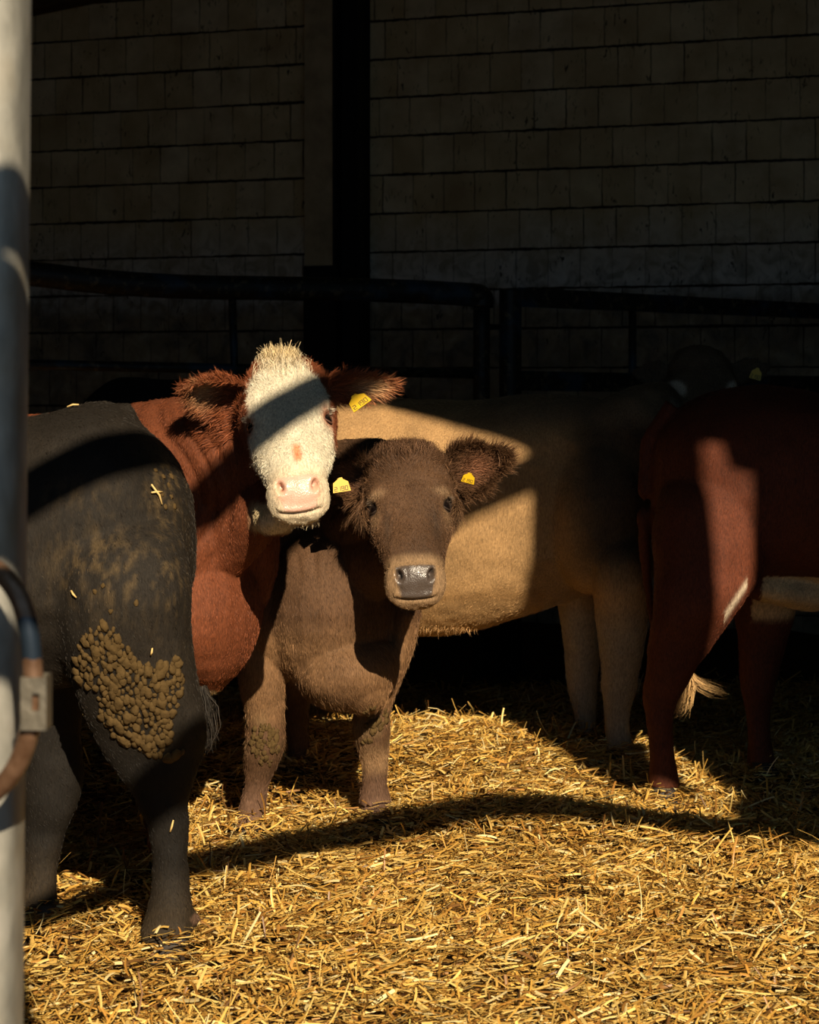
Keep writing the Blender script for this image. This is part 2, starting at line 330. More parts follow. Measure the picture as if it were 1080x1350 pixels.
# ------------------------------------------------------------------ cattle
FEET = []
class Cow:
    def __init__(s, base, head_deg, k=1.0):
        s.base = np.array(base, float); s.h = math.radians(head_deg); s.k = k; c, d = math.cos(s.h), math.sin(s.h)
        s.R = np.array([[c, -d, 0], [d, c, 0], [0, 0, 1.]]); s.g = Geo(); s.hf = None; s.eyes = []; s.ears = []
    def W(s, p): return s.base + s.R @ (np.array(p, float) * s.k)
    def toL(s, V): return (np.asarray(V) - s.base) @ s.R          # world to local (root rotation)
    def torso(s, secs):
        X, Y, Z = s.R @ np.array([1., 0, 0]), s.R @ np.array([0, 1., 0]), np.array([0, 0, 1.])
        L = []; secs = [np.array(q, float) for q in secs]; n = 4
        S = spline(secs, n)
        for q in S:
            x, zt, zb, hw = q; L.append((s.W((x, 0, (zt + zb) / 2)), Y * hw * s.k, Z * (zt - zb) / 2 * s.k, 2.25))
        g_loft(s.g, L, 40)
    def leg(s, pts):                                    # local joints: x, y, z, rx, ry
        X, Y = s.R @ np.array([1., 0, 0]), s.R @ np.array([0, 1., 0])
        L = [(s.W(q[:3]), X * q[3] * s.k, Y * q[4] * s.k, 2.1) for q in spline([np.array(p, float) for p in pts], 4)]
        g_loft(s.g, L, 22)
    def legp(s, pts, ax=None):                          # joints read off the picture at their own depth: px, py, D, half px, depth radius
        L = []
        for q in spline([np.array(p, float) for p in pts], 4):
            px, py, D, hp, ry = q; L.append((P(px, py, D), np.array([hp / 2700 * D, 0, 0]), np.array([0, ry, 0]), 2.1))
        g_loft(s.g, L, 22)
    def chain(s, pts):                                  # world centres with side radius and up radius
        pts = [np.concatenate([np.asarray(p[0], float), [p[1], p[2]]]) for p in pts]; S = spline(pts, 4); L = []
        for i, q in enumerate(S):
            t = nrm(S[min(i + 1, len(S) - 1)][:3] - S[max(i - 1, 0)][:3]); side = nrm(np.cross(t, [0, 0, 1.])); up = np.cross(side, t)
            L.append((q[:3], side * q[3], up * q[4], 2.1))
        g_loft(s.g, L, 32)
    def blob(s, c, r, yaw=0):
        c = np.asarray(c, float); L = []; cy, sy = math.cos(yaw), math.sin(yaw)
        for i in range(1, 14):
            a = math.pi * i / 14; q = math.sin(a); L.append((c + np.array([0, 0, -r[2] * math.cos(a)]), np.array([cy * r[0] * q, sy * r[0] * q, 0]), np.array([-sy * r[1] * q, cy * r[1] * q, 0])))
        g_loft(s.g, L, 20)
    def head(s, poll, muz, roll=0.0, k=1.0, secs=None, side=None):
        o = np.asarray(poll, float); f = nrm(np.asarray(muz, float) - o)
        sd_ = nrm(side if side is not None else np.array([1., 0, 0])); sd_ = nrm(sd_ - f * sd_.dot(f)); u = nrm(np.cross(sd_, f))
        if side is None and u[1] > 0: u = -u
        c, d = math.cos(roll), math.sin(roll); sd_, u = sd_ * c + u * d, u * c - sd_ * d
        s.hf = (o, f, sd_, u, k); L = []
        for t, w_, h, cu, ex in [x for x in spline([np.array(q, float) for q in secs or HEADSECS], 4)]:
            L.append((o + (f * t + u * cu) * k, sd_ * w_ * k, u * h * k, ex))
        # jaws narrower than the brow: bend the ring by hand
        n = 44; V = []; F = []
        for c_, U, W_, ex in L:
            e_ = 2.0 / ex
            for i in range(n):
                a = 2 * math.pi * i / n; ca, sa = math.cos(a), math.sin(a); wv = math.copysign(abs(sa) ** e_, sa)
                V.append(c_ + U * math.copysign(abs(ca) ** e_, ca) * (1 - .30 * max(0, -wv)) + W_ * wv)
        m = len(L)
        for i in range(m - 1):
            for j in range(n): j2 = (j + 1) % n; F.append((i * n + j, i * n + j2, (i + 1) * n + j2, (i + 1) * n + j))
        V.append(L[0][0]); V.append(L[-1][0])
        for j in range(n): j2 = (j + 1) % n; F.append((m * n, j2, j)); F.append((m * n + 1, (m - 1) * n + j, (m - 1) * n + j2))
        s.g.add(V, F)
    def H(s, t, sd_, u): o, f, S, U, k = s.hf; return o + (f * t + S * sd_ + U * u) * k
    def hc(s, V): o, f, S, U, k = s.hf; d = (V - o) / k; return np.stack([d @ f, d @ S, d @ U], -1)
    def ear(s, base, tip, face, width, L=None, cup=.45):
        """leaf-shaped cupped ear from base to tip, hollow towards 'face'"""
        b, t = np.asarray(base, float), np.asarray(tip, float); e = nrm(t - b); L = np.linalg.norm(t - b); n = nrm(face); n = nrm(n - e * n.dot(e)); wv = np.cross(e, n)
        s.ears.append((b, e, n, wv, L, width))
        nu, nv = 16, 12; fr = []; bk = []
        for i in range(nu + 1):
            u = i / nu; W_ = width * (.30 + .75 * math.sin(math.pi * min(1, u * .93 + .07)) ** .8) * (1 - .25 * u); W_ *= 1 if u < .85 else math.sqrt(max(.03, 1 - ((u - .85) / .152) ** 2))
            th = .016 * (1 - .45 * u) + .004
            for j in range(nv + 1):
                v = -1 + 2 * j / nv; c = b + e * L * u + wv * W_ * v * (1 - .12 * v * v) + n * (cup * W_ * v * v - cup * W_ * .5)
                q = 1 - v * v * .8; fr.append(c + n * th * .5 * q); bk.append(c - n * th * (.5 + .6 * (1 - u)) * q)
        V = fr + bk; N = len(fr); F = []; k = nv + 1
        for i in range(nu):
            for j in range(nv):
                a = i * k + j; F.append((a, a + 1, a + k + 1, a + k)); F.append((N + a, N + a + k, N + a + k + 1, N + a + 1))
        for i in range(nu):
            for j in (0, nv): a = i * k + j; F.append((a, a + k, N + a + k, N + a) if j == 0 else (a, N + a, N + a + k, a + k))
        for j in range(nv):
            for i in (0, nu): a = i * k + j; F.append((a, N + a, N + a + 1, a + 1) if i == 0 else (a, a + 1, N + a + 1, N + a))
        s.g.add(V, F)
    # -------- turn the overlapping skins into one continuous body
    def fuse(s, name, voxel, label, colfn, deform=None, smooth=6, disp=.004):
        s.root = empty(name, s.base, s.h); tag(s.root, label, 'cow')
        tmp = mesh_obj('tmp', s.g.verts(), s.g.F, None); r = tmp.modifiers.new('r', 'REMESH'); r.mode = 'VOXEL'; r.voxel_size = voxel
        sm_ = tmp.modifiers.new('s', 'SMOOTH'); sm_.factor = .5; sm_.iterations = smooth
        dg = bpy.context.evaluated_depsgraph_get(); dg.update(); ev = tmp.evaluated_get(dg); me = bpy.data.meshes.new_from_object(ev); bpy.data.objects.remove(tmp)
        n = len(me.vertices); V = np.empty(n * 3); me.vertices.foreach_get('co', V); V = V.reshape(-1, 3); N = np.empty(n * 3); me.vertex_normals.foreach_get('vector', N); N = N.reshape(-1, 3)
        V = V + N * (disp * vnoise(V, 9, 3) + disp * .5 * vnoise(V, 24, 4))[:, None]
        if deform: V = deform(s, V, N)
        if s.hf: V = face_deform(s, V, N)
        C = colfn(s, V, N); s.colors = C; s.V = V
        me.vertices.foreach_set('co', s.toL(V).ravel()); me.update()
        me.polygons.foreach_set('use_smooth', np.ones(len(me.polygons), bool))
        a = me.color_attributes.new('col', 'FLOAT_COLOR', 'POINT'); a.data.foreach_set('color', np.concatenate([C, np.ones((n, 1))], 1).ravel())
        me.materials.append(M_SKIN); o = bpy.data.objects.new('body', me); COL.objects.link(o); o.parent = s.root; s.body = o
        if s.hf is not None:
            me.materials.append(M_NOSE); H = s.hc(V); msk = nose_mask(H) > .5; pi = np.zeros(len(me.polygons), int)
            q = np.empty(len(me.loops), int); me.loops.foreach_get('vertex_index', q)
            ls = np.empty(len(me.polygons), int); me.polygons.foreach_get('loop_start', ls); pi[msk[q[ls]]] = 1; me.polygons.foreach_set('material_index', pi)
        lt = np.empty(len(me.loops), int); me.loops.foreach_get('vertex_index', lt)
        ls = np.empty(len(me.polygons), int); me.polygons.foreach_get('loop_start', ls); tot = np.empty(len(me.polygons), int); me.polygons.foreach_get('loop_total', tot)
        ok = tot == 4; s.Q = np.stack([lt[ls[ok] + i] for i in range(4)], 1)
        return s.root
    def bvh(s): return BVHTree.FromPolygons([tuple(v) for v in s.V], [tuple(int(i) for i in q) for q in s.Q])
    def coat(s, name, count, length, width, flow, lift=.25, mask=None, var=.3, wild=.18, mul=1.0, kind='stuff', seed=1):
        """short hairs as one mesh lying along the coat"""
        R = np.random.default_rng(seed); Q = s.Q; A = s.V[Q]; e1 = A[:, 2] - A[:, 0]; e2 = A[:, 3] - A[:, 1]; nn = np.cross(e1, e2); ar = np.linalg.norm(nn, axis=1); nn = nn / (ar[:, None] + 1e-12)
        c = A.mean(1); view = nrm_rows(np.array([0, 0, 1.4]) - c); facing = (nn * view).sum(1); wgt = ar * (facing > -.45)
        if mask is not None: wgt = wgt * mask(s, c)
        wgt = wgt / wgt.sum(); idx = R.choice(len(Q), count, p=wgt); a, b = R.random((2, count)); q = A[idx]
        p = (q[:, 0] * ((1 - a) * (1 - b))[:, None] + q[:, 1] * (a * (1 - b))[:, None] + q[:, 2] * (a * b)[:, None] + q[:, 3] * ((1 - a) * b)[:, None]); n = nn[idx]
        d = flow(s, p, n); d = d - n * (d * n).sum(1)[:, None]; d = nrm_rows(d + 1e-6); d = nrm_rows(d + R.normal(0, wild, (count, 3)) + n * (lift * R.uniform(.5, 1.3, count))[:, None])
        Lf = length(s, p) if callable(length) else length; l = Lf * R.uniform(.6, 1.25, count)
        # taper the ribbon mostly square-on to the eye of a passer-by: random twist about its own axis
        sd_ = nrm_rows(np.cross(d, nrm_rows(view[idx] + R.normal(0, .5, (count, 3))))); w_ = width * R.uniform(.7, 1.3, count)
        bend = nrm_rows(d - n * .35 + R.normal(0, .12, (count, 3)))
        p0 = p - n * .001; m1 = p0 + d * (l * .55)[:, None]; tip = m1 + bend * (l * .45)[:, None]
        V = np.stack([p0 - sd_ * w_[:, None] / 2, p0 + sd_ * w_[:, None] / 2, m1 + sd_ * w_[:, None] * .35, m1 - sd_ * w_[:, None] * .35, tip], 1).reshape(-1, 3)
        F = np.arange(count)[:, None] * 5; 
        me = bpy.data.meshes.new(name); loops = np.concatenate([F + np.array([[0, 1, 2, 3]]), F + np.array([[3, 2, 4]])], 1).ravel()
        me.vertices.add(len(V)); me.vertices.foreach_set('co', s.toL(V).ravel()); me.loops.add(len(loops)); me.loops.foreach_set('vertex_index', loops.astype(np.int32))
        me.polygons.add(2 * count); st = np.stack([np.arange(count) * 7, np.arange(count) * 7 + 4], 1).ravel(); me.polygons.foreach_set('loop_start', st.astype(np.int32)); me.update(calc_edges=True)
        col = s.colors[Q[idx, 0]] * (np.exp(R.normal(0, var, count)) * mul)[:, None]; col = np.clip(col, 0, .95)
        C = np.repeat(np.concatenate([col, np.ones((count, 1))], 1), 5, axis=0); at = me.color_attributes.new('col', 'FLOAT_COLOR', 'POINT'); at.data.foreach_set('color', C.ravel())
        me.materials.append(M_HAIR); o = bpy.data.objects.new(name, me); COL.objects.link(o); o.parent = s.root
        if kind: o['kind'] = kind
        return o
    def eye(s, t, sd_, u, r=.021, lash=(.5, .4, .3)):
        k = s.hf[4]; c = s.H(t, sd_, u); V, F = sphere(c, r * k, 20, 14); o = mesh_obj('eye', s.toL(V), F, M_GLOSS, s.root)
        return o
    def lid(s, t, sd_, u, r, colr):
        o_, f, S, U, k = s.hf; sg = 1 if sd_ > 0 else -1; c = s.H(t, sd_, u); out = nrm(S * sg * .75 + U * .66); ax = nrm(f * .25 + S * -sg * .3 + U * .2); ax = nrm(f * 1.0); 
        wv = nrm(np.cross(out, ax)); g = Geo()
        for up in (1, -1):
            pts = []; rr = []
            for i in range(13):
                a = -1.35 + 2.7 * i / 12
                # corners run from the inner canthus (towards the muzzle) to the outer
                hx = math.sin(a) / math.sin(1.35); dirv = wv * hx * .95 + (-ax) * up * (.62 if up > 0 else .60) * math.cos(a) + out * (.78 * math.sqrt(max(0, 1 - .45 * hx * hx)))
                pts.append(c + nrm(dirv) * r * k * 1.04); rr.append(.0030 * k * (1.1 - abs(hx) * .3) * (1.2 if up > 0 else 1))
            g_tube(g, pts, rr, 8)
        V = s.toL(g.verts()); o = mesh_obj('eyelid', V, g.F, m_flat('eyelid_skin', colr, .6, .3), s.root); return o
    def tagplate(s, c, n, up, w_, h, digits=True):
        n = nrm(n); up = nrm(np.asarray(up, float) - n * np.dot(up, n)); x = np.cross(up, n); c = np.asarray(c, float); th = .0025
        out = [(-.42, .0), (-.5, -1), (.5, -1), (.42, 0), (.16, .32), (.12, .5), (-.12, .5), (-.16, .32)]
        V = [c + x * a * w_ + up * (b if b < 0 else b) * h * .66 + n * dz for dz in (th, 0) for a, b in out]; m = len(out)
        F = [tuple(range(m))[::-1], tuple(range(m, 2 * m))] + [(i, (i + 1) % m, m + (i + 1) % m, m + i) for i in range(m)]
        o = mesh_obj('ear_tag', s.toL(V), F, M_TAG, s.root, False)
        g = Geo(); seg = {'2': 'abged', '1': 'bc', '9': 'abcdfg', '4': 'fgbc', '7': 'abc', '0': 'abcdef'}; Pq = {'a': ((0, 1), (1, 1)), 'b': ((1, 1), (1, .5)), 'c': ((1, .5), (1, 0)), 'd': ((0, 0), (1, 0)), 'e': ((0, 0), (0, .5)), 'f': ((0, .5), (0, 1)), 'g': ((0, .5), (1, .5))}
        for i, ch in enumerate('2190'):
            for q in seg[ch]:
                (a0, b0), (a1, b1) = Pq[q]; px_ = lambda a: -.38 + .2 * i + a * .13; py_ = lambda b: -.86 + b * .42; t_ = .018
                A = (px_(a0), py_(b0)); B = (px_(a1), py_(b1)); ex = t_ if a0 == a1 else 0.01; ey = .03 if b0 == b1 else .01
                x0_, x1_ = min(A[0], B[0]) - ex, max(A[0], B[0]) + ex; y0_, y1_ = min(A[1], B[1]) - ey, max(A[1], B[1]) + ey
                V = [c + x * a * w_ + up * b * h * .66 + n * dz for dz in (th + .0006, th - .0002) for a, b in ((x0_, y0_), (x1_, y0_), (x1_, y1_), (x0_, y1_))]
                g.add(V, [(0, 1, 2, 3), (7, 6, 5, 4), (0, 4, 5, 1), (1, 5, 6, 2), (2, 6, 7, 3), (3, 7, 4, 0)])
        mesh_obj('tag_number', s.toL(g.verts()), g.F, M_INK, o, False)
        return o
    def hooves(s, feet):
        for (x, y, z, a) in feet:
            g = Geo()
            for sg in (-1, 1):
                ca, sa = math.cos(a), math.sin(a); fw = np.array([ca, sa, 0]); sdv = np.array([-sa, ca, 0]); c = np.array([x, y, z - .035]) - fw * .014 + sdv * sg * .023 * s.k; FEET.append((x, y))
                L = [(c + fw * dx * s.k + np.array([0, 0, h_ * s.k]), fw * rx * s.k, sdv * ry * s.k, 2.4) for dx, h_, rx, ry in ((.03, -.01, .060, .027), (.028, .02, .052, .027), (.015, .055, .044, .028), (.0, .085, .034, .024))]
                g_loft(g, L, 18)
            mesh_obj('hoof', s.toL(g.verts()), g.F, M_HOOF, s.root)
def nrm_rows(v): return v / (np.linalg.norm(v, axis=1, keepdims=True) + 1e-12)
def sphere(c, r, n=16, m=10, sc=(1, 1, 1)):
    V = [c + np.array([0, 0, -r * sc[2]])]; F = []
    for i in range(1, m):
        a = math.pi * i / m
        for k in range(n): b = 2 * math.pi * k / n; V.append(c + r * np.array([math.sin(a) * math.cos(b) * sc[0], math.sin(a) * math.sin(b) * sc[1], -math.cos(a) * sc[2]]))
    V.append(c + np.array([0, 0, r * sc[2]])); last = len(V) - 1
    for k in range(n):
        k2 = (k + 1) % n; F.append((0, 1 + k2, 1 + k)); F.append((last, 1 + (m - 2) * n + k, 1 + (m - 2) * n + k2))
        for i in range(m - 2): a = 1 + i * n; F.append((a + k, a + k2, a + n + k2, a + n + k))
    return np.array(V), F
# t along the face, half width, half height, centre below the forehead plane, squareness
HEADSECS = [(-.07, .06, .06, -.11, 2), (-.055, .095, .085, -.112, 2.1), (-.02, .118, .112, -.112, 2.2), (.03, .130, .128, -.115, 2.3), (.10, .142, .138, -.122, 2.5), (.165, .143, .14, -.128, 2.6),
            (.21, .130, .138, -.132, 2.6), (.27, .120, .128, -.130, 2.6), (.33, .106, .110, -.117, 2.6), (.38, .095, .094, -.104, 2.6), (.42, .090, .083, -.098, 2.5), (.455, .092, .078, -.098, 2.4),
            (.485, .092, .070, -.104, 2.3), (.51, .082, .056, -.112, 2.2), (.53, .062, .036, -.118, 2.1), (.537, .03, .018, -.12, 2)]
EYE = (.195, .118, -.055)
def nose_mask(H):
    t, s_, u = H[:, 0], H[:, 1], H[:, 2]
    w_ = .064 - .45 * np.clip(-u - .045, 0, 1) * (u > -.2)
    return sm(.437, .447, t - .10 * np.clip(.03 - np.abs(s_), 0, 1)) * (1 - sm(w_ - .006, w_ + .004, np.abs(s_))) * sm(-.086, -.081, u) 
def face_deform(s, V, N):
    o, f, S, U, k = s.hf; H = s.hc(V); t, x, u = H[:, 0], H[:, 1], H[:, 2]; ax = np.abs(x); out = np.zeros(len(V))
    g = lambda a, r: np.exp(-(a / r) ** 2)
    hd = (t > -.1) * (t < .6) * (ax < .2) * (u > -.3) * (u < .1)
    et, es, eu = EYE
    d = np.sqrt((t - et) ** 2 + (ax - es) ** 2 + (u - eu) ** 2)
    out += -.020 * g(d, .022)                                            # socket
    out += .011 * g(np.sqrt((t - et + .045) ** 2 + (ax - .112) ** 2 + (u - eu - .025) ** 2), .035)   # brow
    out += -.012 * g(np.sqrt((t - .285) ** 2 + (ax - .075) ** 2 + ((u + .02) * .7) ** 2), .045)      # hollow below the eye
    out += .007 * g(np.sqrt((t - .25) ** 2 + (ax - .118) ** 2 + ((u + .13) * .5) ** 2), .05)         # cheek
    out += .004 * g(t - .30, .08) * g(x, .03) * (u > -.06)                # nasal bone
    out += -.006 * g(t - .425, .012) * (u > -.09)                         # step above the nose
    out += -.010 * g(u + .089 + .2 * ax ** 2, .0050) * sm(.40, .45, t) * (1 - sm(.045, .075, ax))       # mouth line
    out += .005 * g(u + .078, .009) * sm(.46, .49, t) * (ax < .07)         # upper lip
    nd = np.sqrt((t - .470) ** 2 + ((ax - .047 - .6 * (u + .045)) * 1.35) ** 2 + ((u + .045) * .52) ** 2)
    out += .0022 * vnoise(V * np.array([1, 1, .45]), 70, 51) + .003 * vnoise(V, 32, 52) * sm(.25, .1, t)
    V2 = V + N * (out * hd * k)[:, None]
    inn = -(f * .55 + U * .75)[None, :] * k * (.040 * g(nd, .0150) * hd)[:, None] - (S[None, :] * np.sign(x)[:, None]) * (.010 * g(nd, .014) * hd)[:, None] * k
    rim = (f * .5 + U * .6)[None, :] * k * (.006 * g(nd - .024, .009) * hd)[:, None]
    return V2 + inn + rim
def cmix(a, b, f): return a * (1 - f[:, None]) + np.asarray(b)[None, :] * f[:, None]
def face_colors(s, C, H, N, nose, nostril=(.01, .006, .005), lipc=None, ring=None, eyec=None):
    t, x, u = H[:, 0], H[:, 1], H[:, 2]; ax = np.abs(x); hd = (t > -.1) * (t < .6) * (ax < .2) * (u > -.3) * (u < .1)
    if ring is not None:
        C = cmix(C, ring, sm(.39, .425, t) * hd * .9)
    C = cmix(C, nose, nose_mask(H) * hd)
    nd = np.sqrt((t - .462) ** 2 + ((ax - .047 - .6 * (u + .045)) * 1.35) ** 2 + ((u + .045) * .52) ** 2); C = cmix(C, nostril, (1 - sm(.010, .016, nd)) * hd)
    C = cmix(C, lipc or nostril, np.exp(-((u + .089 + .2 * ax ** 2) / .0035) ** 2) * sm(.44, .47, t) * (1 - sm(.045, .07, ax)) * hd * .85)
    et, es, eu = EYE; d = np.sqrt((t - et) ** 2 + (ax - es) ** 2 + (u - eu) ** 2)
    if eyec is not None: C = cmix(C, eyec, (1 - sm(.022, .034, d)) * hd)
    return C
def flow_dir(body, headw=None):
    body = np.asarray(body, float)
    def fn(s, p, n):
        d = np.tile(body, (len(p), 1)) + .35 * np.stack([vnoise(p, 3, 11), vnoise(p, 3, 12), vnoise(p, 3, 13)], -1)
        if s.hf:
            o, f, S, U, k = s.hf; H = s.hc(p); inh = (H[:, 0] > -.09) & (H[:, 0] < .6) & (np.abs(H[:, 1]) < .17) & (H[:, 2] > -.27) & (H[:, 2] < .1)
            sw = (H[:, 1] * 4)[:, None] * S[None, :]
            # hair whorl between the eyes: up above it, down the nose below it
            up = np.where(H[:, 0] < .13, -.8, 1.0) if s.whorl else np.ones(len(p))
            hh = f[None, :] * up[:, None] + sw + .75 * np.stack([vnoise(p, 28, 21), vnoise(p, 28, 22), vnoise(p, 28, 23)], -1)
            d = np.where(inh[:, None], hh, d)
        for (b, e, nn, wv, L, wd) in s.ears:
            q = p - b; a = q @ e; ine = (a > 0) & (a < L * 1.1) & (np.abs(q @ nn) < .07) & (np.abs(q @ wv) < wd * 1.4)
            if s.hf: ine &= (np.abs(s.hc(p)[:, 1]) > .12)
            dd = e[None, :] * .8 + wv[None, :] * np.clip((q @ wv) / wd, -1.2, 1.2)[:, None] * 1.1
            d = np.where(ine[:, None], dd, d)
        return d
    return fn
def ear_mask(s, c, margin=0.0):
    m = np.zeros(len(c))
    for (b, e, nn, wv, L, wd) in s.ears:
        q = c - b; a = q @ e; ine = (a > L * .05) & (a < L * 1.15) & (np.abs(q @ nn) < .08) & (np.abs(q @ wv) < wd * 1.4)
        if s.hf: ine &= np.abs(s.hc(c)[:, 1]) > .135
        m = np.maximum(m, ine * 1.0)
    return m
def ear_edge(s, c):
    m = np.zeros(len(c))
    for (b, e, nn, wv, L, wd) in s.ears:
        q = c - b; a = q @ e / L; v = np.abs(q @ wv) / wd; m = np.maximum(m, np.maximum(sm(.5, .8, v), sm(.75, .95, a)) * (a > .1) * (a < 1.2) * (v < 1.5))
    return m * ear_mask(s, c)
def in_head(s, c): H = s.hc(c); return ((H[:, 0] > -.09) & (H[:, 0] < .6) & (np.abs(H[:, 1]) < .165) & (H[:, 2] > -.27) & (H[:, 2] < .1)) * 1.0

TORSO = [(-.83, 1.16, 1.02, .05), (-.80, 1.24, .88, .13), (-.72, 1.31, .76, .22), (-.58, 1.36, .68, .275), (-.38, 1.36, .64, .29), (-.12, 1.33, .58, .32), (.12, 1.32, .545, .33), (.34, 1.34, .56, .30), (.54, 1.36, .60, .255), (.68, 1.30, .66, .20), (.78, 1.18, .76, .13), (.82, 1.06, .86, .06)]
def hind(dx=0, y=.17, fx=0):
    return [(-.55, .12, 1.12, .22, .12), (-.56, .17, .93, .225, .125), (-.54, .185, .78, .18, .115), (-.54, .18, .66, .125, .085), (-.60 + fx * .4, y, .56, .085, .062), (-.665 + fx * .6, y, .47, .068, .050), (-.67 + fx * .7, y, .40, .050, .042), (-.655 + fx * .8, y, .28, .035, .034), (-.65 + fx * .9, y, .16, .036, .036), (-.64 + fx, y, .105, .046, .046), (-.62 + fx, y, .06, .040, .044), (-.60 + fx, y, .02, .050, .05)]
def fore(dx=0, y=.17, fx=0):
    return [(.52, .14, 1.08, .12, .07), (.50, .18, .92, .15, .095), (.47, .19, .76, .125, .095), (.46, .18, .62, .085, .075), (.46, y, .50, .062, .058), (.465 + fx * .4, y, .40, .056, .055), (.46 + fx * .5, y, .34, .048, .050), (.455 + fx * .7, y, .25, .035, .036), (.455 + fx * .9, y, .16, .038, .038), (.46 + fx, y, .105, .046, .046), (.48 + fx, y, .06, .040, .044), (.49 + fx, y, .02, .05, .05)]
ymir = lambda L: [(a[0], -a[1]) + tuple(a[2:]) for a in L]

# ---- 1. black cow at the left, standing with its hindquarters to us
def black_cow():
    c = Cow((-1.36, 5.22, 0), 180)
    T = [list(q) for q in TORSO]; T[0] = [-.81, 1.05, .92, .06]; T[1] = [-.79, 1.16, .84, .15]; T[2] = [-.71, 1.27, .74, .23]; T[3] = [-.58, 1.365, .66, .285]; T[4] = [-.40, 1.325, .62, .30]
    for q in T[5:8]: q[1] = 1.31
    c.torso(T)
    c.legp([(148, 600, 5.24, 40, .06), (150, 690, 5.08, 86, .12), (158, 760, 5.02, 92, .13), (163, 830, 5.02, 90, .13), (176, 900, 5.04, 84, .115), (192, 950, 5.05, 79, .09), (202, 990, 5.06, 68, .07), (209, 1025, 5.06, 51, .055), (216, 1058, 5.06, 34, .043), (223, 1100, 5.06, 26, .037), (224, 1150, 5.06, 25, .036), (224, 1190, 5.05, 28, .040), (222, 1215, 5.05, 34, .05), (218, 1240, 5.03, 32, .055)])
    c.legp([(40, 760, 5.42, 80, .13), (45, 850, 5.40, 72, .12), (50, 920, 5.39, 60, .09), (58, 975, 5.38, 50, .07), (68, 1025, 5.37, 44, .056), (66, 1065, 5.36, 37, .046), (56, 1105, 5.36, 29, .038), (50, 1150, 5.35, 26, .037), (48, 1185, 5.34, 28, .042), (50, 1210, 5.33, 30, .05), (46, 1228, 5.32, 28, .055)])
    c.blob(P(255, 1212, 5.06), (.022, .02, .017)); c.blob(P(74, 1218, 5.33), (.022, .02, .017))
    c.leg(fore()); c.leg(ymir(fore()))
    c.chain([(c.W((.70, 0, 1.08)), .17, .24), (c.W((.95, 0, 1.14)), .13, .20), (c.W((1.2, -.02, 1.22)), .11, .16), (c.W((1.36, -.02, 1.25)), .10, .13)])
    c.head(c.W((1.33, -.02, 1.34)), c.W((1.68, -.02, 1.02)), 0, .95, side=[0, 1, 0])
    for sg in (-1, 1): c.ear(c.W((1.32, sg * .11, 1.25)), c.W((1.26, sg * .31, 1.27)), c.R @ np.array([.9, 0, -.2]), .06)
    # tail down the far side of the rump, its tuft showing past the hock
    g = c.chain([(c.W((-.62, 0, 1.34)), .03, .035), (c.W((-.70, -.12, 1.18)), .026, .026), (c.W((-.74, -.22, .95)), .02, .02), (c.W((-.76, -.22, .72)), .018, .018), (c.W((-.79, -.22, .58)), .014, .014)])
    def col(s, V, N):
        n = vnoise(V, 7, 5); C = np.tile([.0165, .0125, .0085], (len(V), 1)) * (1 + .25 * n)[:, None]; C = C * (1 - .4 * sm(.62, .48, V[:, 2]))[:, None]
        H = s.proj(V)
        # dusty brown smears on the thigh and on the pin bone
        dust = np.exp(-(((H[:, 0] - 135) / 62) ** 2 + ((H[:, 1] - 750) / 52) ** 2)) * .9 + 1.2 * np.exp(-(((H[:, 0] - 218) / 22) ** 2 + ((H[:, 1] - 640) / 36) ** 2)) + .55 * np.exp(-(((H[:, 0] - 225) / 22) ** 2 + ((H[:, 1] - 760) / 90) ** 2)) + .3 * np.exp(-(((H[:, 0] - 100) / 60) ** 2 + ((H[:, 1] - 650) / 20) ** 2))
        st = .5 + .5 * vnoise(V * np.array([1, 1, .45]), 95, 8); d = np.clip(dust * sm(.42, .8, st) * 1.6, 0, 1) * (N[:, 1] < .2)
        C = cmix(C, [.13, .085, .035], d * .45)
        dw = (np.hypot(H[:, 0] - 259, H[:, 1] - 1213) < 8) | (np.hypot(H[:, 0] - 78, H[:, 1] - 1219) < 8); C = cmix(C, [.16, .09, .06], dw * .8)
        C = cmix(C, [.10, .065, .03], .35 * sm(.25, .0, V[:, 2])); return C
    c.proj = lambda V: np.stack([V[:, 0] / V[:, 1] * 2700 + 540, (1.4 - V[:, 2]) / V[:, 1] * 2700 + 510], -1)
    c.whorl = False
    c.fuse('cow', .0105, 'black cow at the left with dung-caked thigh, seen from its hindquarters behind the post', col, disp=.006)
    c.coat('coat', 90000, .013, .0012, flow_dir((c.R @ np.array([-.45, 0, -.8]))), lift=.09, mask=lambda s, q: (q[:, 2] > .06) * (q[:, 0] > -1.6) * 1.0, var=.28, mul=1.1)
    b = c.bvh(); c.b = b
    # caked clods of dung
    R = np.random.default_rng(3); g = Geo(); polys = [([(103, 855), (112, 838), (125, 826), (150, 824), (160, 845), (180, 865), (170, 900), (140, 910), (115, 905), (96, 895)], 75), ([(152, 905), (180, 872), (205, 880), (232, 866), (244, 895), (236, 925), (228, 945), (225, 970), (212, 1000), (190, 992), (165, 980), (142, 965), (132, 942), (125, 915)], 170), ([(190, 985), (215, 995), (245, 990), (215, 1003)], 8)]
    def inside(pt, poly):
        r = False; j = len(poly) - 1
        for i in range(len(poly)):
            if (poly[i][1] > pt[1]) != (poly[j][1] > pt[1]) and pt[0] < (poly[j][0] - poly[i][0]) * (pt[1] - poly[i][1]) / (poly[j][1] - poly[i][1]) + poly[i][0]: r = not r
            j = i
        return r
    pl = []
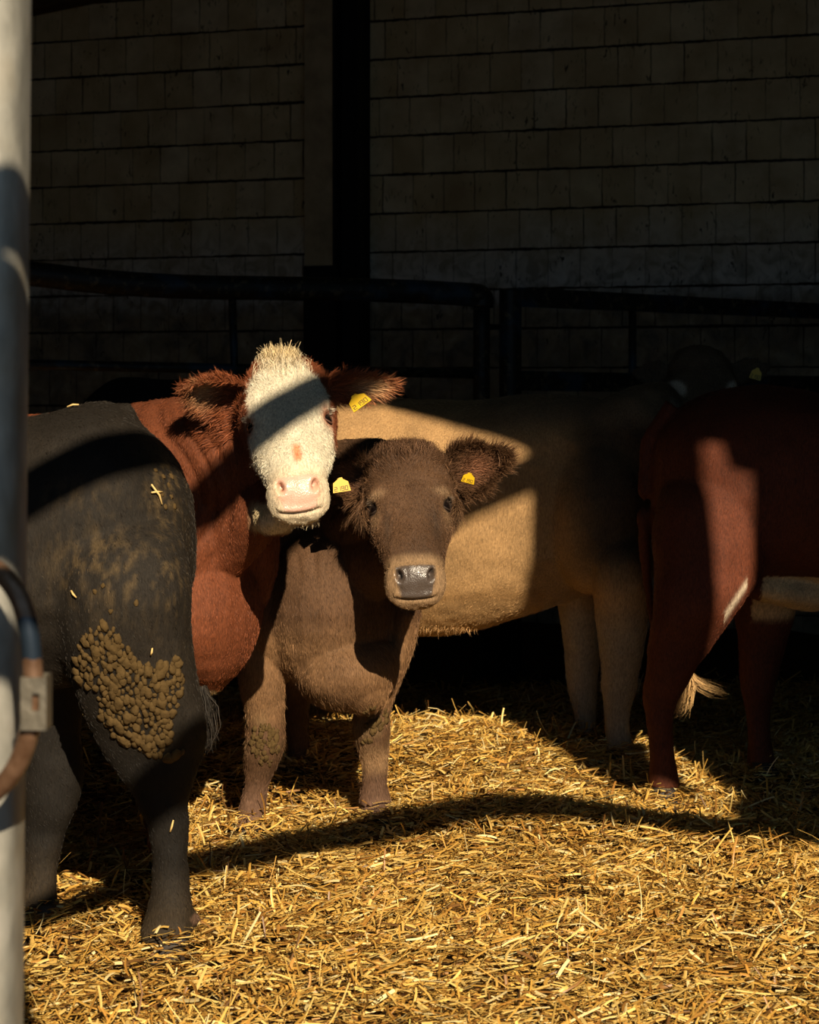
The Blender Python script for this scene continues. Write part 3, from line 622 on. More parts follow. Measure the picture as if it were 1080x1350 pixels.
    for poly, cnt in polys:
        k = 0; tries = 0
        while k < cnt and tries < 6000:
            tries += 1; pt = (R.uniform(100, 250), R.uniform(820, 1010))
            if not inside(pt, poly) or any((pt[0] - a) ** 2 + (pt[1] - b_) ** 2 < 42 for a, b_ in pl): continue
            h = hit(b, *pt)
            if h is None: continue
            pl.append(pt); k += 1; clod(g, R, *h, R.choice([.006, .0085, .011, .0135], p=[.3, .35, .25, .1]))
    for pt in [(215, 628), (222, 640), (213, 652), (226, 655), (230, 668), (218, 668), (134, 820), (146, 806), (125, 780), (136, 772), (205, 620), (226, 628), (180, 795)]:
        h = hit(b, *pt)
        if h is not None: clod(g, R, *h, .006)
    o = mesh_obj('dried_dung', c.toL(g.verts()), g.F, M_MUD, c.root); o['kind'] = 'stuff'
    # tail tuft
    tuft(c, 'tail_tuft', c.W((-.805, -.20, .60)), np.array([.05, 0, -1]), .17, .020, 320, (.022, .018, .014), 2)
    c.hooves([tuple(P(226, 1246, 5.03) * [1, 1, 0] + [0, 0, .012]) + (math.pi,), tuple(P(52, 1232, 5.31) * [1, 1, 0] + [0, 0, .012]) + (math.pi,)] + [tuple(c.W((.47, s_ * .17, .01))) + (math.pi,) for s_ in (1, -1)])
    for px, py, a, l, lab in ((205, 650, .3, .035, 'forked pale straw stalk stuck high on the black rump'), (99, 783, -.8, .022, 'short bright straw chip on the middle of the black flank'), (97, 538, .1, .03, 'straw bit lying on the black cow back'), (199, 858, 1.4, .018, 'thin straw chip low on the black thigh'), (226, 1088, 1.3, .03, 'pale straw stalk on the black shank below the hock')):
        h = hit(b, px, py)
        if h is None: continue
        p, n = h; t = nrm(np.array([math.cos(a), 0, math.sin(a)]) - n * (np.array([math.cos(a), 0, math.sin(a)]) @ n)); g = Geo()
        g_tube(g, [p + n * .006 - t * l / 2, p + n * .009, p + n * .006 + t * l / 2], [.0022, .0026, .0018], 7)
        if 'forked' in lab: g_tube(g, [p + n * .006 - t * l / 2 + [0, 0, .02], p + n * .008 + [.005, 0, -.008], p + n * .007 + [.012, 0, -.03]], [.0022, .0026, .0018], 7)
        o = g.build('straw_stalk', M_CHIP); tag(o, lab, 'straw')
    return c
M_CHIP = m_flat('pale_straw', (.75, .52, .20), .5, .4)
def hit(b, px, py):
    o = Vector((0, 0, 1.4)); d = (Vector(P(px, py, 5.0)) - o).normalized(); r = b.ray_cast(o, d)
    if r[0] is None: return None
    n = np.array(r[1]); d = np.array(d)
    if n @ d > 0: n = -n
    return np.array(r[0]), n
def clod(g, R, p, n, r):
    V, F = sphere(np.zeros(3), 1, 9, 6); V = V * (1 + .42 * vnoise(V + R.uniform(0, 50, 3), 1.7, 1))[:, None]
    up = nrm(np.array([R.normal(0, .25), R.normal(0, .1), 1.]) - n * n[2]); x = np.cross(up, n)
    g.add(p + n * r * .12 + (V[:, :1] * x * r * R.uniform(.8, 1.1) + V[:, 2:] * up * r * R.uniform(1.0, 1.5) + V[:, 1:2] * n * r * .62), F)
def tuft(c, name, root, dirv, length, spread, count, colr, seed, bend=(0, 0, 0), width=.003, wild=.12, curlv=.10):
    R = np.random.default_rng(seed); V = []; F = []; C = []; dirv = nrm(dirv); bend = np.asarray(bend, float)
    for i in range(count):
        a = R.uniform(0, 2 * math.pi); r = spread * math.sqrt(R.random()); off = np.array([math.cos(a) * r, math.sin(a) * r * .6, R.uniform(-.2, .2) * min(length, .05)]); l = length * R.uniform(.45, 1.0)
        curl = R.normal(0, curlv, 3); p = root + off; d = nrm(dirv + R.normal(0, wild, 3)); base_n = i * 8; sd_ = nrm(np.array([1, R.normal(0, .5), 0])); cc = np.array(colr) * math.exp(R.normal(0, .35))
        for k in range(4):
            u = k / 3; q = p + d * l * u + (bend * u * u + curl * math.sin(u * 3) ) * l; w_ = width * (1 - u * .85); V += [q - sd_ * w_ / 2, q + sd_ * w_ / 2]; C += [cc, cc]
        F += [(base_n + 2 * k, base_n + 2 * k + 1, base_n + 2 * k + 3, base_n + 2 * k + 2) for k in range(3)]
    o = mesh_obj(name, c.toL(np.array(V)), F, M_HAIR, c.root); at = o.data.color_attributes.new('col', 'FLOAT_COLOR', 'POINT')
    at.data.foreach_set('color', np.concatenate([np.array(C), np.ones((len(C), 1))], 1).ravel()); o['kind'] = 'stuff'; return o

# ---- 2. red cow with the white face
def red_cow():
    c = Cow((-1.20, 5.98, 0), -4)
    T = [list(q) for q in TORSO]; T[3][1] = 1.37; T[4][1] = 1.35
    c.torso(T); c.leg(hind()); c.leg(ymir(hind())); c.leg([(q[0] - .02,) + q[1:] for q in fore(0, .15, 0)]); c.leg(ymir([(q[0] + .055,) + q[1:] for q in fore(0, .15, 0)]))
    # shoulder, neck and brisket as the picture shows them
    c.blob(P(225, 700, 5.88), (.27, .30, .36)); c.blob(P(262, 800, 5.85), (.185, .26, .24)); c.blob(P(258, 868, 5.85), (.12, .16, .11)); c.blob(P(250, 900, 5.85), (.07, .09, .05))
    c.chain([(P(190, 640, 5.95), .22, .24), (P(245, 620, 5.85), .17, .215), (P(300, 600, 5.72), .14, .19), (P(352, 575, 5.62), .098, .14), (P(372, 550, 5.58), .08, .10)])
    c.chain([(P(250, 720, 5.80), .12, .16), (P(305, 700, 5.70), .08, .12), (P(348, 670, 5.58), .06, .075), (P(374, 645, 5.50), .045, .05)])
    c.head(P(372, 481, 5.52), P(396, 657, 5.20), 0.0, .86, [(a[0], a[1] * 1.05) + a[2:] for a in HEADSECS])
    c.blob(c.H(-.043, 0, -.072), (.080, .06, .036)); c.blob(P(364, 680, 5.50), (.060, .09, .058))
    c.ear(c.H(.03, -.115, -.11), P(242, 514, 5.50), [-.35, -.8, -.55], .098, cup=.7)
    c.ear(c.H(.0, .115, -.13), P(525, 508, 5.62), [.05, -1, -.25], .052, cup=.5)
    red = np.array([.150, .043, .016])
    def col(s, V, N):
        C = np.tile(red, (len(V), 1)) * (1 + .25 * vnoise(V, 6, 5))[:, None]; H = s.hc(V); t, x, u = H[:, 0], H[:, 1], H[:, 2]; ax = np.abs(x)
        wob = .012 * vnoise(V, 30, 9)
        white = sm(-.05, -.03, t + wob + .02) * (1 - sm(.118, .132, ax + wob + .10 * sm(.10, -.06, t))) * (1 - sm(.55, .6, t)) * sm(-.24, -.2, u) * (u < .1)
        white = np.maximum(white, sm(.17, .22, t) * (1 - sm(.125, .135, ax)) * sm(-.225, -.20, u) * (t < .6)) * (1 - ear_mask(s, V))
        cream = np.array([.68, .61, .46]); C = cmix(C, cream, white)
        # pale throat and brisket
        th = sm(.035, .0, np.abs((V[:, 0] - P(364, 690, 5.5)[0])) - .050) * sm(1.10, 1.08, V[:, 2]) * sm(1.0, 1.02, V[:, 2]) * (V[:, 1] < 5.72)
        C = cmix(C, [.50, .40, .23], np.clip(th, 0, 1)); C = cmix(C, [.70, .58, .36], sm(.565, .545, V[:, 2] + .3 * (V[:, 0] + .60)) * sm(.45, .5, V[:, 2]) * (V[:, 1] < 5.95) * (V[:, 0] > -.8))
        C = face_colors(s, C, H, N, (.70, .43, .33), (.09, .02, .015), (.36, .15, .09), (.72, .60, .42), (.32, .17, .11))
        et = np.exp(-(((t - .205) / .035) ** 2 + ((ax - .118) / .016) ** 2)); C = cmix(C, [.40, .14, .07], np.clip(et * np.where(x > 0, 1.0, .35), 0, 1))
        st = np.exp(-(((x - .010) / .0125) ** 6)) * np.exp(-(((t - .365) / .034) ** 6)) * (u > -.06); C = cmix(C, [.80, .27, .13], st)
        pk = np.exp(-(((ax - .058) / .012) ** 2 + ((t - .475) / .03) ** 2)) * (u > -.1); C = cmix(C, [.80, .42, .26], pk * .6)
        for b, e, nn, wv, L, wd in s.ears:
            q = V - b; inn = sm(.1, .3, (N @ nn)) * np.exp(-((q @ e / L - .62) / .2) ** 2 - ((q @ wv) / wd / .4) ** 2) * ear_mask(s, V); C = cmix(C, [.62, .40, .20], inn * .7)
        return C
    c.whorl = True
    c.fuse('cow', .0058, 'red-brown cow with a white face and pink nose, standing behind the black cow', col, folds, disp=.004)
    for sg in (-1, 1): c.eye(EYE[0] + .002, sg * (EYE[1] - .010), EYE[2] - .010, .0245); c.lid(EYE[0] + .002, sg * (EYE[1] - .010), EYE[2] - .010, .0245, (.11, .055, .04))
    fl = flow_dir((.25, 0, -1.))
    c.coat('coat', 110000, lambda s, p: .015 + 0 * p[:, 0], .0012, fl, lift=.10, mask=lambda s, q: (1 - in_head(s, q)) * (q[:, 2] > .3) * (q[:, 0] > -1.25) + .0, var=.22, mul=1.1)
    c.coat('face_hair', 60000, lambda s, p: .011 + .014 * sm(.12, -.02, s.hc(p)[:, 0]) - .006 * sm(.36, .42, s.hc(p)[:, 0]), .0010, fl, lift=.14, mask=lambda s, q: in_head(s, q) * (1 - nose_mask(s.hc(q))) * (1 - .97 * (np.sqrt((s.hc(q)[:, 0] - EYE[0]) ** 2 + (np.abs(s.hc(q)[:, 1]) - EYE[1]) ** 2 + (s.hc(q)[:, 2] - EYE[2]) ** 2) < .032)), var=.24, wild=.32, mul=1.05, seed=2)
    c.coat('ear_hair', 9000, .036, .0018, fl, lift=.25, mask=lambda s, q: ear_mask(s, q), var=.3, wild=.22, mul=1.3, seed=3)
    tuft(c, 'forelock', c.H(-.065, .0, -.020), nrm([-.15, -.35, 1]), .040, .042, 1500, (.72, .57, .33), 5, (.2, -.5, -1.1), .0014, .55, .35)
    tuft(c, 'forelock', c.H(-.01, .0, -.012), nrm([0, -.6, .35]), .045, .06, 700, (.74, .62, .42), 15, (.1, -.1, -1.2), .0015, .5, .4)
    tuft(c, 'chin_hair', c.H(.49, 0, -.165), nrm([0, -.2, -1]), .028, .05, 420, (.72, .58, .36), 8, (0, 0, 0), .0014, .25)
    lashes(c, (.7, .6, .45)); 
    c.hooves([tuple(c.W((.49 - s_ * .037, s_ * .15, .01))) + (c.h,) for s_ in (1, -1)] + [tuple(c.W((-.63, s_ * .17, .01))) + (c.h,) for s_ in (1, -1)])
    p = P(476, 532, 5.56); c.tagplate(p + [-.012, 0, .012], [-.15, -1, .55], [-.55, -.1, .8], .060, .045)
    return c
def lashes(c, colr):
    for sg in (-1, 1):
        g = Geo(); R = np.random.default_rng(5); o, f, S, U, k = c.hf
        for i in range(24):
            a = -1.1 + 2.2 * i / 23; p = c.H(EYE[0] - .016 - .004 * math.cos(a), sg * (EYE[1] + .004 + .010 * math.sin(a) * .3), EYE[2] + .010 + .016 * math.sin(a))
            d = nrm(S * sg * .8 + U * .35 + f * R.uniform(.1, .45) + R.normal(0, .15, 3)); l = R.uniform(.018, .032) * k
            g_tube(g, [p, p + d * l * .5, p + d * l - U * 0 - f * l * .05], [.0006, .0005, .0002], 4)
        o = mesh_obj('eyelashes', c.toL(g.verts()), g.F, m_flat('lash', colr, .5), c.root)
def folds(s, V, N):
    """loose skin folds running down the neck"""
    a = V[:, 0] * 1.0 + .10 * vnoise(V, 4, 31); f = np.sin(a * 2 * math.pi / .062 + 2.5 * vnoise(V, 3, 32)); m = s.foldmask(V) if hasattr(s, 'foldmask') else (sm(-.95, -.8, V[:, 0]) * sm(-.42, -.5, V[:, 0]) * sm(.85, 1.0, V[:, 2]) * (V[:, 1] < 6.0))
    return V + N * (np.clip(f, -1, .3) * .0045 * m)[:, None]

# ---- 3. brown heifer facing us in the middle
def brown_heifer():
    c = Cow((-.46, 6.86, .03), -66, .83)
    T = [[-.66, 1.18, .96, .05], [-.62, 1.30, .82, .16], [-.52, 1.36, .72, .25], [-.30, 1.36, .66, .30], [-.05, 1.34, .60, .33], [.15, 1.34, .58, .33], [.32, 1.35, .57, .31], [.48, 1.34, .60, .27], [.60, 1.26, .66, .22], [.70, 1.14, .74, .16], [.76, 1.0, .84, .07]]
    c.torso(T)
    # chest and both shoulders
    c.blob(P(370, 800, 6.42), (.135, .20, .24)); c.blob(P(430, 800, 6.38), (.21, .24, .27)); c.blob(P(455, 880, 6.33), (.17, .20, .135)); c.blob(P(478, 905, 6.30), (.085, .13, .085)); c.blob(P(400, 740, 6.50), (.17, .22, .2)); c.blob(P(480, 760, 6.55), (.15, .22, .22))
    c.legp([(355, 730, 6.55, 26, .07), (352, 800, 6.40, 38, .12), (346, 850, 6.37, 35, .105), (346, 895, 6.35, 31, .085), (348, 930, 6.35, 27, .066), (350, 960, 6.35, 26, .06), (349, 985, 6.35, 26, .058), (344, 1010, 6.36, 20, .045), (338, 1035, 6.37, 16, .037), (333, 1060, 6.38, 18, .040), (329, 1080, 6.38, 22, .05), (327, 1096, 6.37, 23, .055)])
    c.legp([(532, 700, 6.6, 16, .05), (536, 790, 6.42, 20, .09), (530, 840, 6.42, 19, .075), (517, 880, 6.41, 19, .065), (503, 910, 6.42, 21, .058), (492, 935, 6.43, 24, .057), (490, 962, 6.43, 25, .056), (492, 985, 6.44, 21, .050), (494, 1010, 6.46, 17, .038), (494, 1035, 6.47, 17, .038), (495, 1055, 6.48, 20, .045), (497, 1074, 6.47, 21, .052)])
    for x_, D in ((395, 7.02), (250, 7.25)):
        c.legp([(x_ - 10, 800, D + .05, 42, .13), (x_ - 6, 860, D, 30, .10), (x_ - 4, 910, D, 20, .07), (x_ - 3, 945, D, 17, .055), (x_ - 2, 980, D, 14, .04), (x_ - 2, 1005, D, 15, .04), (x_ + 2, 1025, D, 18, .05), (x_ + 6, 1036, D - .02, 19, .055)])
    c.chain([(P(400, 680, 6.75), .20, .22), (P(440, 665, 6.50), .165, .20), (P(490, 655, 6.25), .14, .18), (P(530, 645, 6.08), .115, .14), (P(540, 630, 6.03), .09, .10)])
    c.chain([(P(455, 760, 6.40), .12, .15), (P(495, 730, 6.22), .09, .12), (P(525, 710, 6.10), .07, .08)])
    c.head(P(536, 593, 5.98), P(549, 764, 5.707), 0.0, .875, [(a[0], a[1] * 1.07) + a[2:] for a in HEADSECS])
    c.ear(c.H(.035, .115, -.13), P(670, 602, 5.98), [-.15, -1, .05], .090, cup=.45)
    c.ear(c.H(.035, -.115, -.13), P(432, 622, 6.0), [.15, -1, .05], .080, cup=.45)
    br = np.array([.094, .048, .023])
    def col(s, V, N):
        C = np.tile(br, (len(V), 1)) * (1 + .28 * vnoise(V, 7, 5))[:, None]; H = s.hc(V); t, x, u = H[:, 0], H[:, 1], H[:, 2]; ax = np.abs(x); z = V[:, 2]
        C = cmix(C, [.30, .165, .075], sm(.72, .60, z) * sm(.32, .42, z) * .75 * (.6 + .4 * vnoise(V, 9, 6)))     # paler forearms
        C = cmix(C, [.40, .24, .12], sm(.30, .24, z) * sm(.16, .22, z) * (V[:, 0] > -.2) * .7)
        C = cmix(C, [.17, .095, .06], sm(.22, .12, z) * .7)
        kn = np.exp(-((z - .345) / .05) ** 2) * (V[:, 1] < 6.6); C = cmix(C, [.16, .10, .045], np.clip(kn, 0, 1) * .8 * sm(-.3, .3, vnoise(V, 20, 7)))
        hd = in_head(s, V); C = cmix(C, [.070, .035, .017], hd * sm(.14, .05, t) * .85)
        C = cmix(C, [.26, .165, .09], np.exp(-(((t - .168) / .014) ** 2 + ((ax - .112) / .03) ** 2)) * hd * .75); C = cmix(C, [.24, .15, .08], np.exp(-(((t - .235) / .03) ** 2 + ((ax - .118) / .014) ** 2)) * hd * .5)
        C = cmix(C, [.045, .026, .015], np.exp(-(((t - .29) / .07) ** 2 + ((ax - .080) / .016) ** 2)) * hd * .75)  # hollows beside the nose shaded darker in the coat colour
        C = face_colors(s, C, H, N, (.075, .056, .046), (.006, .004, .003), (.02, .014, .010), (.30, .19, .10), (.03, .02, .015))
        for b, e, nn, wv, L, wd in s.ears:
            q = V - b; inn = sm(.1, .3, (N @ nn)) * np.exp(-((q @ e / L - .5) / .22) ** 2 - ((q @ wv) / wd / .4) ** 2) * ear_mask(s, V); C = cmix(C, [.30, .13, .07], inn * .6)
        return C
    c.foldmask = lambda V: 1.0 * sm(-.36, -.33, V[:, 0]) * sm(-.17, -.20, V[:, 0]) * sm(.80, .87, V[:, 2]) * (V[:, 1] < 6.6)
    c.whorl = True
    c.fuse('cow', .0058, 'brown heifer in the middle facing the camera with wet grey nose and fluffy tagged ears', col, folds, disp=.004)
    for sg in (-1, 1): c.eye(EYE[0] + .002, sg * (EYE[1] - .010), EYE[2] - .010, .0245); c.lid(EYE[0] + .002, sg * (EYE[1] - .010), EYE[2] - .010, .0245, (.035, .022, .016))
    fl = flow_dir((.1, 0, -1.))
    c.coat('coat', 115000, lambda s, p: .015 + .007 * (p[:, 2] < .75), .0012, fl, lift=.12, mask=lambda s, q: (1 - in_head(s, q)) * (q[:, 2] > .10), var=.22, mul=1.08)
    c.coat('face_hair', 65000, lambda s, p: .010 + .022 * sm(.11, .02, s.hc(p)[:, 0]) - .005 * sm(.36, .42, s.hc(p)[:, 0]), .0011, fl, lift=.14, mask=lambda s, q: in_head(s, q) * (1 - nose_mask(s.hc(q))) * (1 - .97 * (np.sqrt((s.hc(q)[:, 0] - EYE[0]) ** 2 + (np.abs(s.hc(q)[:, 1]) - EYE[1]) ** 2 + (s.hc(q)[:, 2] - EYE[2]) ** 2) < .034)), var=.3, wild=.3, mul=1.1, seed=2)
    c.coat('ear_hair', 17000, lambda s, p: .030 + .028 * ear_edge(s, p), .0017, fl, lift=.22, mask=lambda s, q: ear_mask(s, q) * (.5 + ear_edge(s, q)), var=.35, wild=.25, mul=1.25, seed=3)
    tuft(c, 'chin_hair', c.H(.49, 0, -.165), nrm([0, -.2, -1]), .028, .05, 400, (.20, .14, .08), 8, (0, 0, 0), .0013, .3)
    tuft(c, 'forelock', c.H(-.03, 0, -.02), nrm([0, -.5, .8]), .045, .085, 900, (.14, .075, .042), 9, (0, -.3, -1.1), .0018, .35)
    lashes(c, (.13, .09, .06))
    b = c.bvh(); R = np.random.default_rng(5); g = Geo()
    for cx, cy, rx, ry, n in ((349, 978, 20, 24, 70), (495, 948, 17, 18, 40), (485, 978, 7, 5, 5), (352, 1004, 14, 5, 8)):
        for i in range(n):
            a = R.uniform(0, 6.28); q = math.sqrt(R.random()); h = hit(b, cx + rx * q * math.cos(a), cy + ry * q * math.sin(a))
            if h is not None: clod(g, R, *h, R.uniform(.004, .010))
    o = mesh_obj('dried_dung', c.toL(g.verts()), g.F, M_MUD, c.root); o['kind'] = 'stuff'
    c.hooves([tuple(P(327, 1100, 6.33) * [1, 1, 0] + [0, 0, .005]) + (-1.6,), tuple(P(498, 1078, 6.42) * [1, 1, 0] + [0, 0, .01]) + (-1.4,), tuple(P(401, 1040, 6.97) * [1, 1, 0] + [0, 0, .075]) + (-1.2,), tuple(P(256, 1040, 7.22) * [1, 1, 0] + [0, 0, .1]) + (-1.2,)])
    c.tagplate(P(449, 636, 5.90), [.1, -1, .15], [-.15, 0, 1], .052, .042)
    c.tagplate(P(619, 628, 5.905), [-.45, -.9, .15], [.25, 0, 1], .042, .03)
    return c

# ---- 4. cream cow side-on behind
def cream_cow():
    c = Cow((.10, 7.72, .06), -9, .98)
    T = [list(q) for q in TORSO]; T[3][2] = .54; T[4][2] = .43; T[5][2] = .41; T[6][2] = .43; T[7][2] = .49; T[8][2] = .57; T[8][1] = 1.34
    for q in T: q[1] -= .005
    c.torso(T); c.leg(hind()); c.leg(ymir(hind()))
    c.blob(P(790, 680, 7.48), (.20, .20, .30)); 
    c.legp([(812, 660, 7.55, 20, .06), (815, 720, 7.40, 42, .12), (820, 790, 7.36, 38, .11), (820, 840, 7.36, 32, .085), (818, 880, 7.36, 26, .065), (816, 910, 7.36, 23, .056), (813, 935, 7.36, 18, .042), (814, 965, 7.36, 16, .038), (817, 990, 7.36, 18, .045), (819, 1003, 7.35, 19, .05)])
    c.legp([(765, 760, 7.75, 34, .12), (768, 840, 7.74, 24, .085), (768, 880, 7.74, 22, .065), (768, 910, 7.74, 19, .056), (771, 935, 7.74, 15, .042), (773, 960, 7.74, 14, .04), (772, 985, 7.73, 17, .05)])
    c.chain([(P(800, 640, 7.56), .22, .30), (P(850, 590, 7.58), .17, .24), (P(885, 560, 7.74), .12, .18), (P(918, 530, 7.84), .09, .13), (P(932, 508, 7.86), .07, .09)])
    c.head(P(926, 462, 7.76), P(944, 598, 7.40), 0.0, .93)
    c.ear(c.H(.01, -.115, -.13), P(832, 492, 7.84), [0, -1, 0], .062); c.ear(c.H(.01, .115, -.13), P(1018, 484, 7.84), [0, -1, 0], .062)
    def col(s, V, N):
        C = np.tile([.41, .245, .105], (len(V), 1)) * (1 + .16 * vnoise(V, 5, 5) + .10 * vnoise(V, 13, 6))[:, None]; H = s.hc(V); z = V[:, 2]
        C = cmix(C, [.055, .036, .020], sm(.50, .68, V[:, 0]) * sm(.62, .85, z) * .92); C = cmix(C, [.20, .13, .07], sm(1.22, 1.30, z) * sm(.1, .4, V[:, 0]) * .8)  # shade over the forequarter deepened in the coat colour
        C = cmix(C, [.36, .29, .20], sm(.66, .5, z) * (V[:, 0] > .5) * .9); C = cmix(C, [.26, .14, .05], np.exp(-((z - .655 - .03 * vnoise(V, 4, 8)) / .022) ** 2) * (V[:, 0] > 0) * (V[:, 0] < .5) * .55)
        hd = in_head(s, V); C = cmix(C, [.12, .08, .045], hd * .8); d = np.sqrt((H[:, 0] - .2) ** 2 + (np.abs(H[:, 1]) - .12) ** 2 + (H[:, 2] + .05) ** 2); C = cmix(C, [.62, .50, .36], (1 - sm(.045, .065, d)) * hd); C = cmix(C, [.30, .24, .17], hd * sm(.28, .36, H[:, 0]))
        C = cmix(C, [.10, .065, .035], ear_mask(s, V))
        return face_colors(s, C, H, N, (.2, .12, .1))
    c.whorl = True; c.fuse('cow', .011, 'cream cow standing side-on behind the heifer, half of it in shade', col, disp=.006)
    for sg in (-1, 1): c.eye(EYE[0] + .002, sg * (EYE[1] - .012), EYE[2] - .012, .0225)
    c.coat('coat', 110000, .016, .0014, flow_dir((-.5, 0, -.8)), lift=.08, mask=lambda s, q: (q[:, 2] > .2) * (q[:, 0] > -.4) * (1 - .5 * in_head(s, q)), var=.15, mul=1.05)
    tuft(c, 'belly_hair', P(590, 828, 7.5), nrm([-.2, 0, -1]), .03, .11, 90, (.42, .24, .10), 4, (0, 0, 0), .0015, .5)
    p = P(998, 490, 7.76); c.tagplate(p, [0, -1, 0], [.3, 0, 1], .045, .045)
    c.hooves([tuple(P(821, 1006, 7.34) * [1, 1, 0] + [0, 0, .055]) + (-.2,), tuple(P(775, 990, 7.72) * [1, 1, 0] + [0, 0, .05]) + (-.2,)] + [tuple(c.W((-.63, s_ * .17, .0))) + (c.h,) for s_ in (1, -1)])
    return c

# ---- 5. red cow at the right edge, in shade but for a strip of light
def right_cow():
    c = Cow((1.66, 6.98, .03), -3, .99)
    T = [list(q) for q in TORSO]; T[0] = [-.84, 1.16, .92, .06]; T[1] = [-.80, 1.25, .82, .14]; T[2] = [-.70, 1.34, .72, .23]; T[3] = [-.55, 1.385, .66, .28]; T[4][1] = 1.385
    for i in (4, 5, 6, 7): T[i][2] += .07
    c.torso(T); c.leg(fore()); c.leg(ymir(fore()))
    c.legp([(960, 590, 7.0, 30, .06), (945, 640, 6.88, 70, .12), (938, 700, 6.84, 80, .135), (935, 750, 6.81, 74, .125), (918, 800, 6.76, 58, .10), (900, 845, 6.77, 44, .075), (884, 885, 6.78, 32, .056), (872, 920, 6.80, 24, .048), (870, 950, 6.80, 17, .038), (872, 985, 6.80, 15, .036), (873, 1015, 6.80, 19, .046), (875, 1038, 6.79, 21, .052)])
    c.legp([(1005, 700, 7.16, 70, .13), (1008, 790, 7.14, 46, .10), (1005, 850, 7.14, 32, .07), (1000, 900, 7.14, 25, .055), (1000, 940, 7.14, 17, .04), (1002, 975, 7.14, 16, .04), (1004, 1010, 7.13, 20, .05)])
    c.chain([(P(975, 768, 6.86), .05, .04), (P(1020, 778, 6.92), .09, .05), (P(1075, 782, 6.95), .12, .055), (P(1130, 770, 6.95), .10, .06)])
    c.chain([(c.W((.70, 0, 1.08)), .17, .24), (c.W((.95, 0, 1.14)), .13, .20), (c.W((1.2, -.02, 1.22)), .11, .16), (c.W((1.36, -.02, 1.25)), .10, .13)])
    c.head(c.W((1.33, -.02, 1.34)), c.W((1.68, -.02, 1.02)), 0, .95, side=[0, 1, 0])
    for sg in (-1, 1): c.ear(c.W((1.32, sg * .11, 1.25)), c.W((1.26, sg * .31, 1.27)), c.R @ np.array([.9, 0, -.2]), .06)
    c.chain([(c.W((-.76, 0, 1.32)), .03, .035), (c.W((-.85, -.0, 1.18)), .026, .026), (c.W((-.87, -.03, .95)), .02, .02), (P(858, 800, 7.05), .018, .018), (P(878, 860, 7.0), .014, .014), (P(902, 880, 6.97), .013, .013)])
    def col(s, V, N):
        C = np.tile([.105, .027, .0105], (len(V), 1)) * (1 + .2 * vnoise(V, 6, 5))[:, None]; z = V[:, 2]; x = V[:, 0]
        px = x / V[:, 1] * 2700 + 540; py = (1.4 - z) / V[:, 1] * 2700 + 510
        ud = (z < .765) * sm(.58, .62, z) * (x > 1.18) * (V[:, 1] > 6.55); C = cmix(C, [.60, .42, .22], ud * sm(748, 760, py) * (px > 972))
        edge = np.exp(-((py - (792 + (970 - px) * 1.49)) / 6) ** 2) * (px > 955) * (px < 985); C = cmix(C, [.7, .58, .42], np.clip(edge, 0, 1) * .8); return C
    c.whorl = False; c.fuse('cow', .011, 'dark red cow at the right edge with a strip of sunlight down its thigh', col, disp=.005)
    c.coat('coat', 60000, .014, .0014, flow_dir((-.4, 0, -.9)), lift=.07, mask=lambda s, q: (q[:, 2] > .2) * (q[:, 0] < 1.7), var=.18, mul=1.05)
    g = tuft(c, 'tail_tuft', P(905, 882, 6.96), nrm([.0, 0, -1]), .17, .022, 300, (.50, .31, .13), 4, (-.25, 0, .0), .003)
    tuft(c, 'tail_tuft', P(912, 892, 6.95), nrm([.55, 0, -.8]), .12, .015, 60, (.50, .31, .13), 5, (.5, 0, .3), .0025)
    c.hooves([tuple(P(879, 1042, 6.77) * [1, 1, 0] + [0, 0, .03]) + (0,), tuple(P(1008, 1014, 7.12) * [1, 1, 0] + [0, 0, .05]) + (0,)] + [tuple(c.W((.47, s_ * .17, -.0))) + (c.h,) for s_ in (1, -1)])
    return c

# ---- 6. black cow far back against the gate
def far_cow():
    c = Cow((-.66, 8.68, .02), 4, 1.0)
    T = [list(q) for q in TORSO]; T[3][1] = 1.42; T[4][1] = 1.41; T[5][1] = 1.43; T[6][1] = 1.44; T[7][1] = 1.45; T[8][1] = 1.45
    c.torso(T); c.leg(hind()); c.leg(ymir(hind())); c.leg(fore()); c.leg(ymir(fore()))
    c.chain([(c.W((.66, 0, 1.10)), .17, .24), (c.W((.84, 0, 1.02)), .13, .19), (c.W((1.0, 0, .92)), .11, .15)])
    c.head(c.W((.98, 0, 1.02)), c.W((1.25, 0, .66)), 0, .9, side=[0, 1, 0])
    for sg in (-1, 1): c.ear(c.W((.97, sg * .10, .93)), c.W((.93, sg * .28, .93)), c.R @ np.array([.9, 0, -.2]), .055)
    c.whorl = False; c.fuse('cow', .018, 'black cow farthest back, only its dark back showing between the heads', lambda s, V, N: np.tile([.022, .017, .013], (len(V), 1)) * (1 + .2 * vnoise(V, 6, 5))[:, None])
    c.hooves([tuple(c.W((.47, s_ * .17, -.02))) + (c.h,) for s_ in (1, -1)] + [tuple(c.W((-.63, s_ * .17, -.02))) + (c.h,) for s_ in (1, -1)])
    return c
import time as _t
for f_ in (brown_heifer, red_cow, black_cow, cream_cow, right_cow, far_cow):
    _a = _t.time(); f_(); print(f_.__name__, round(_t.time() - _a, 1))

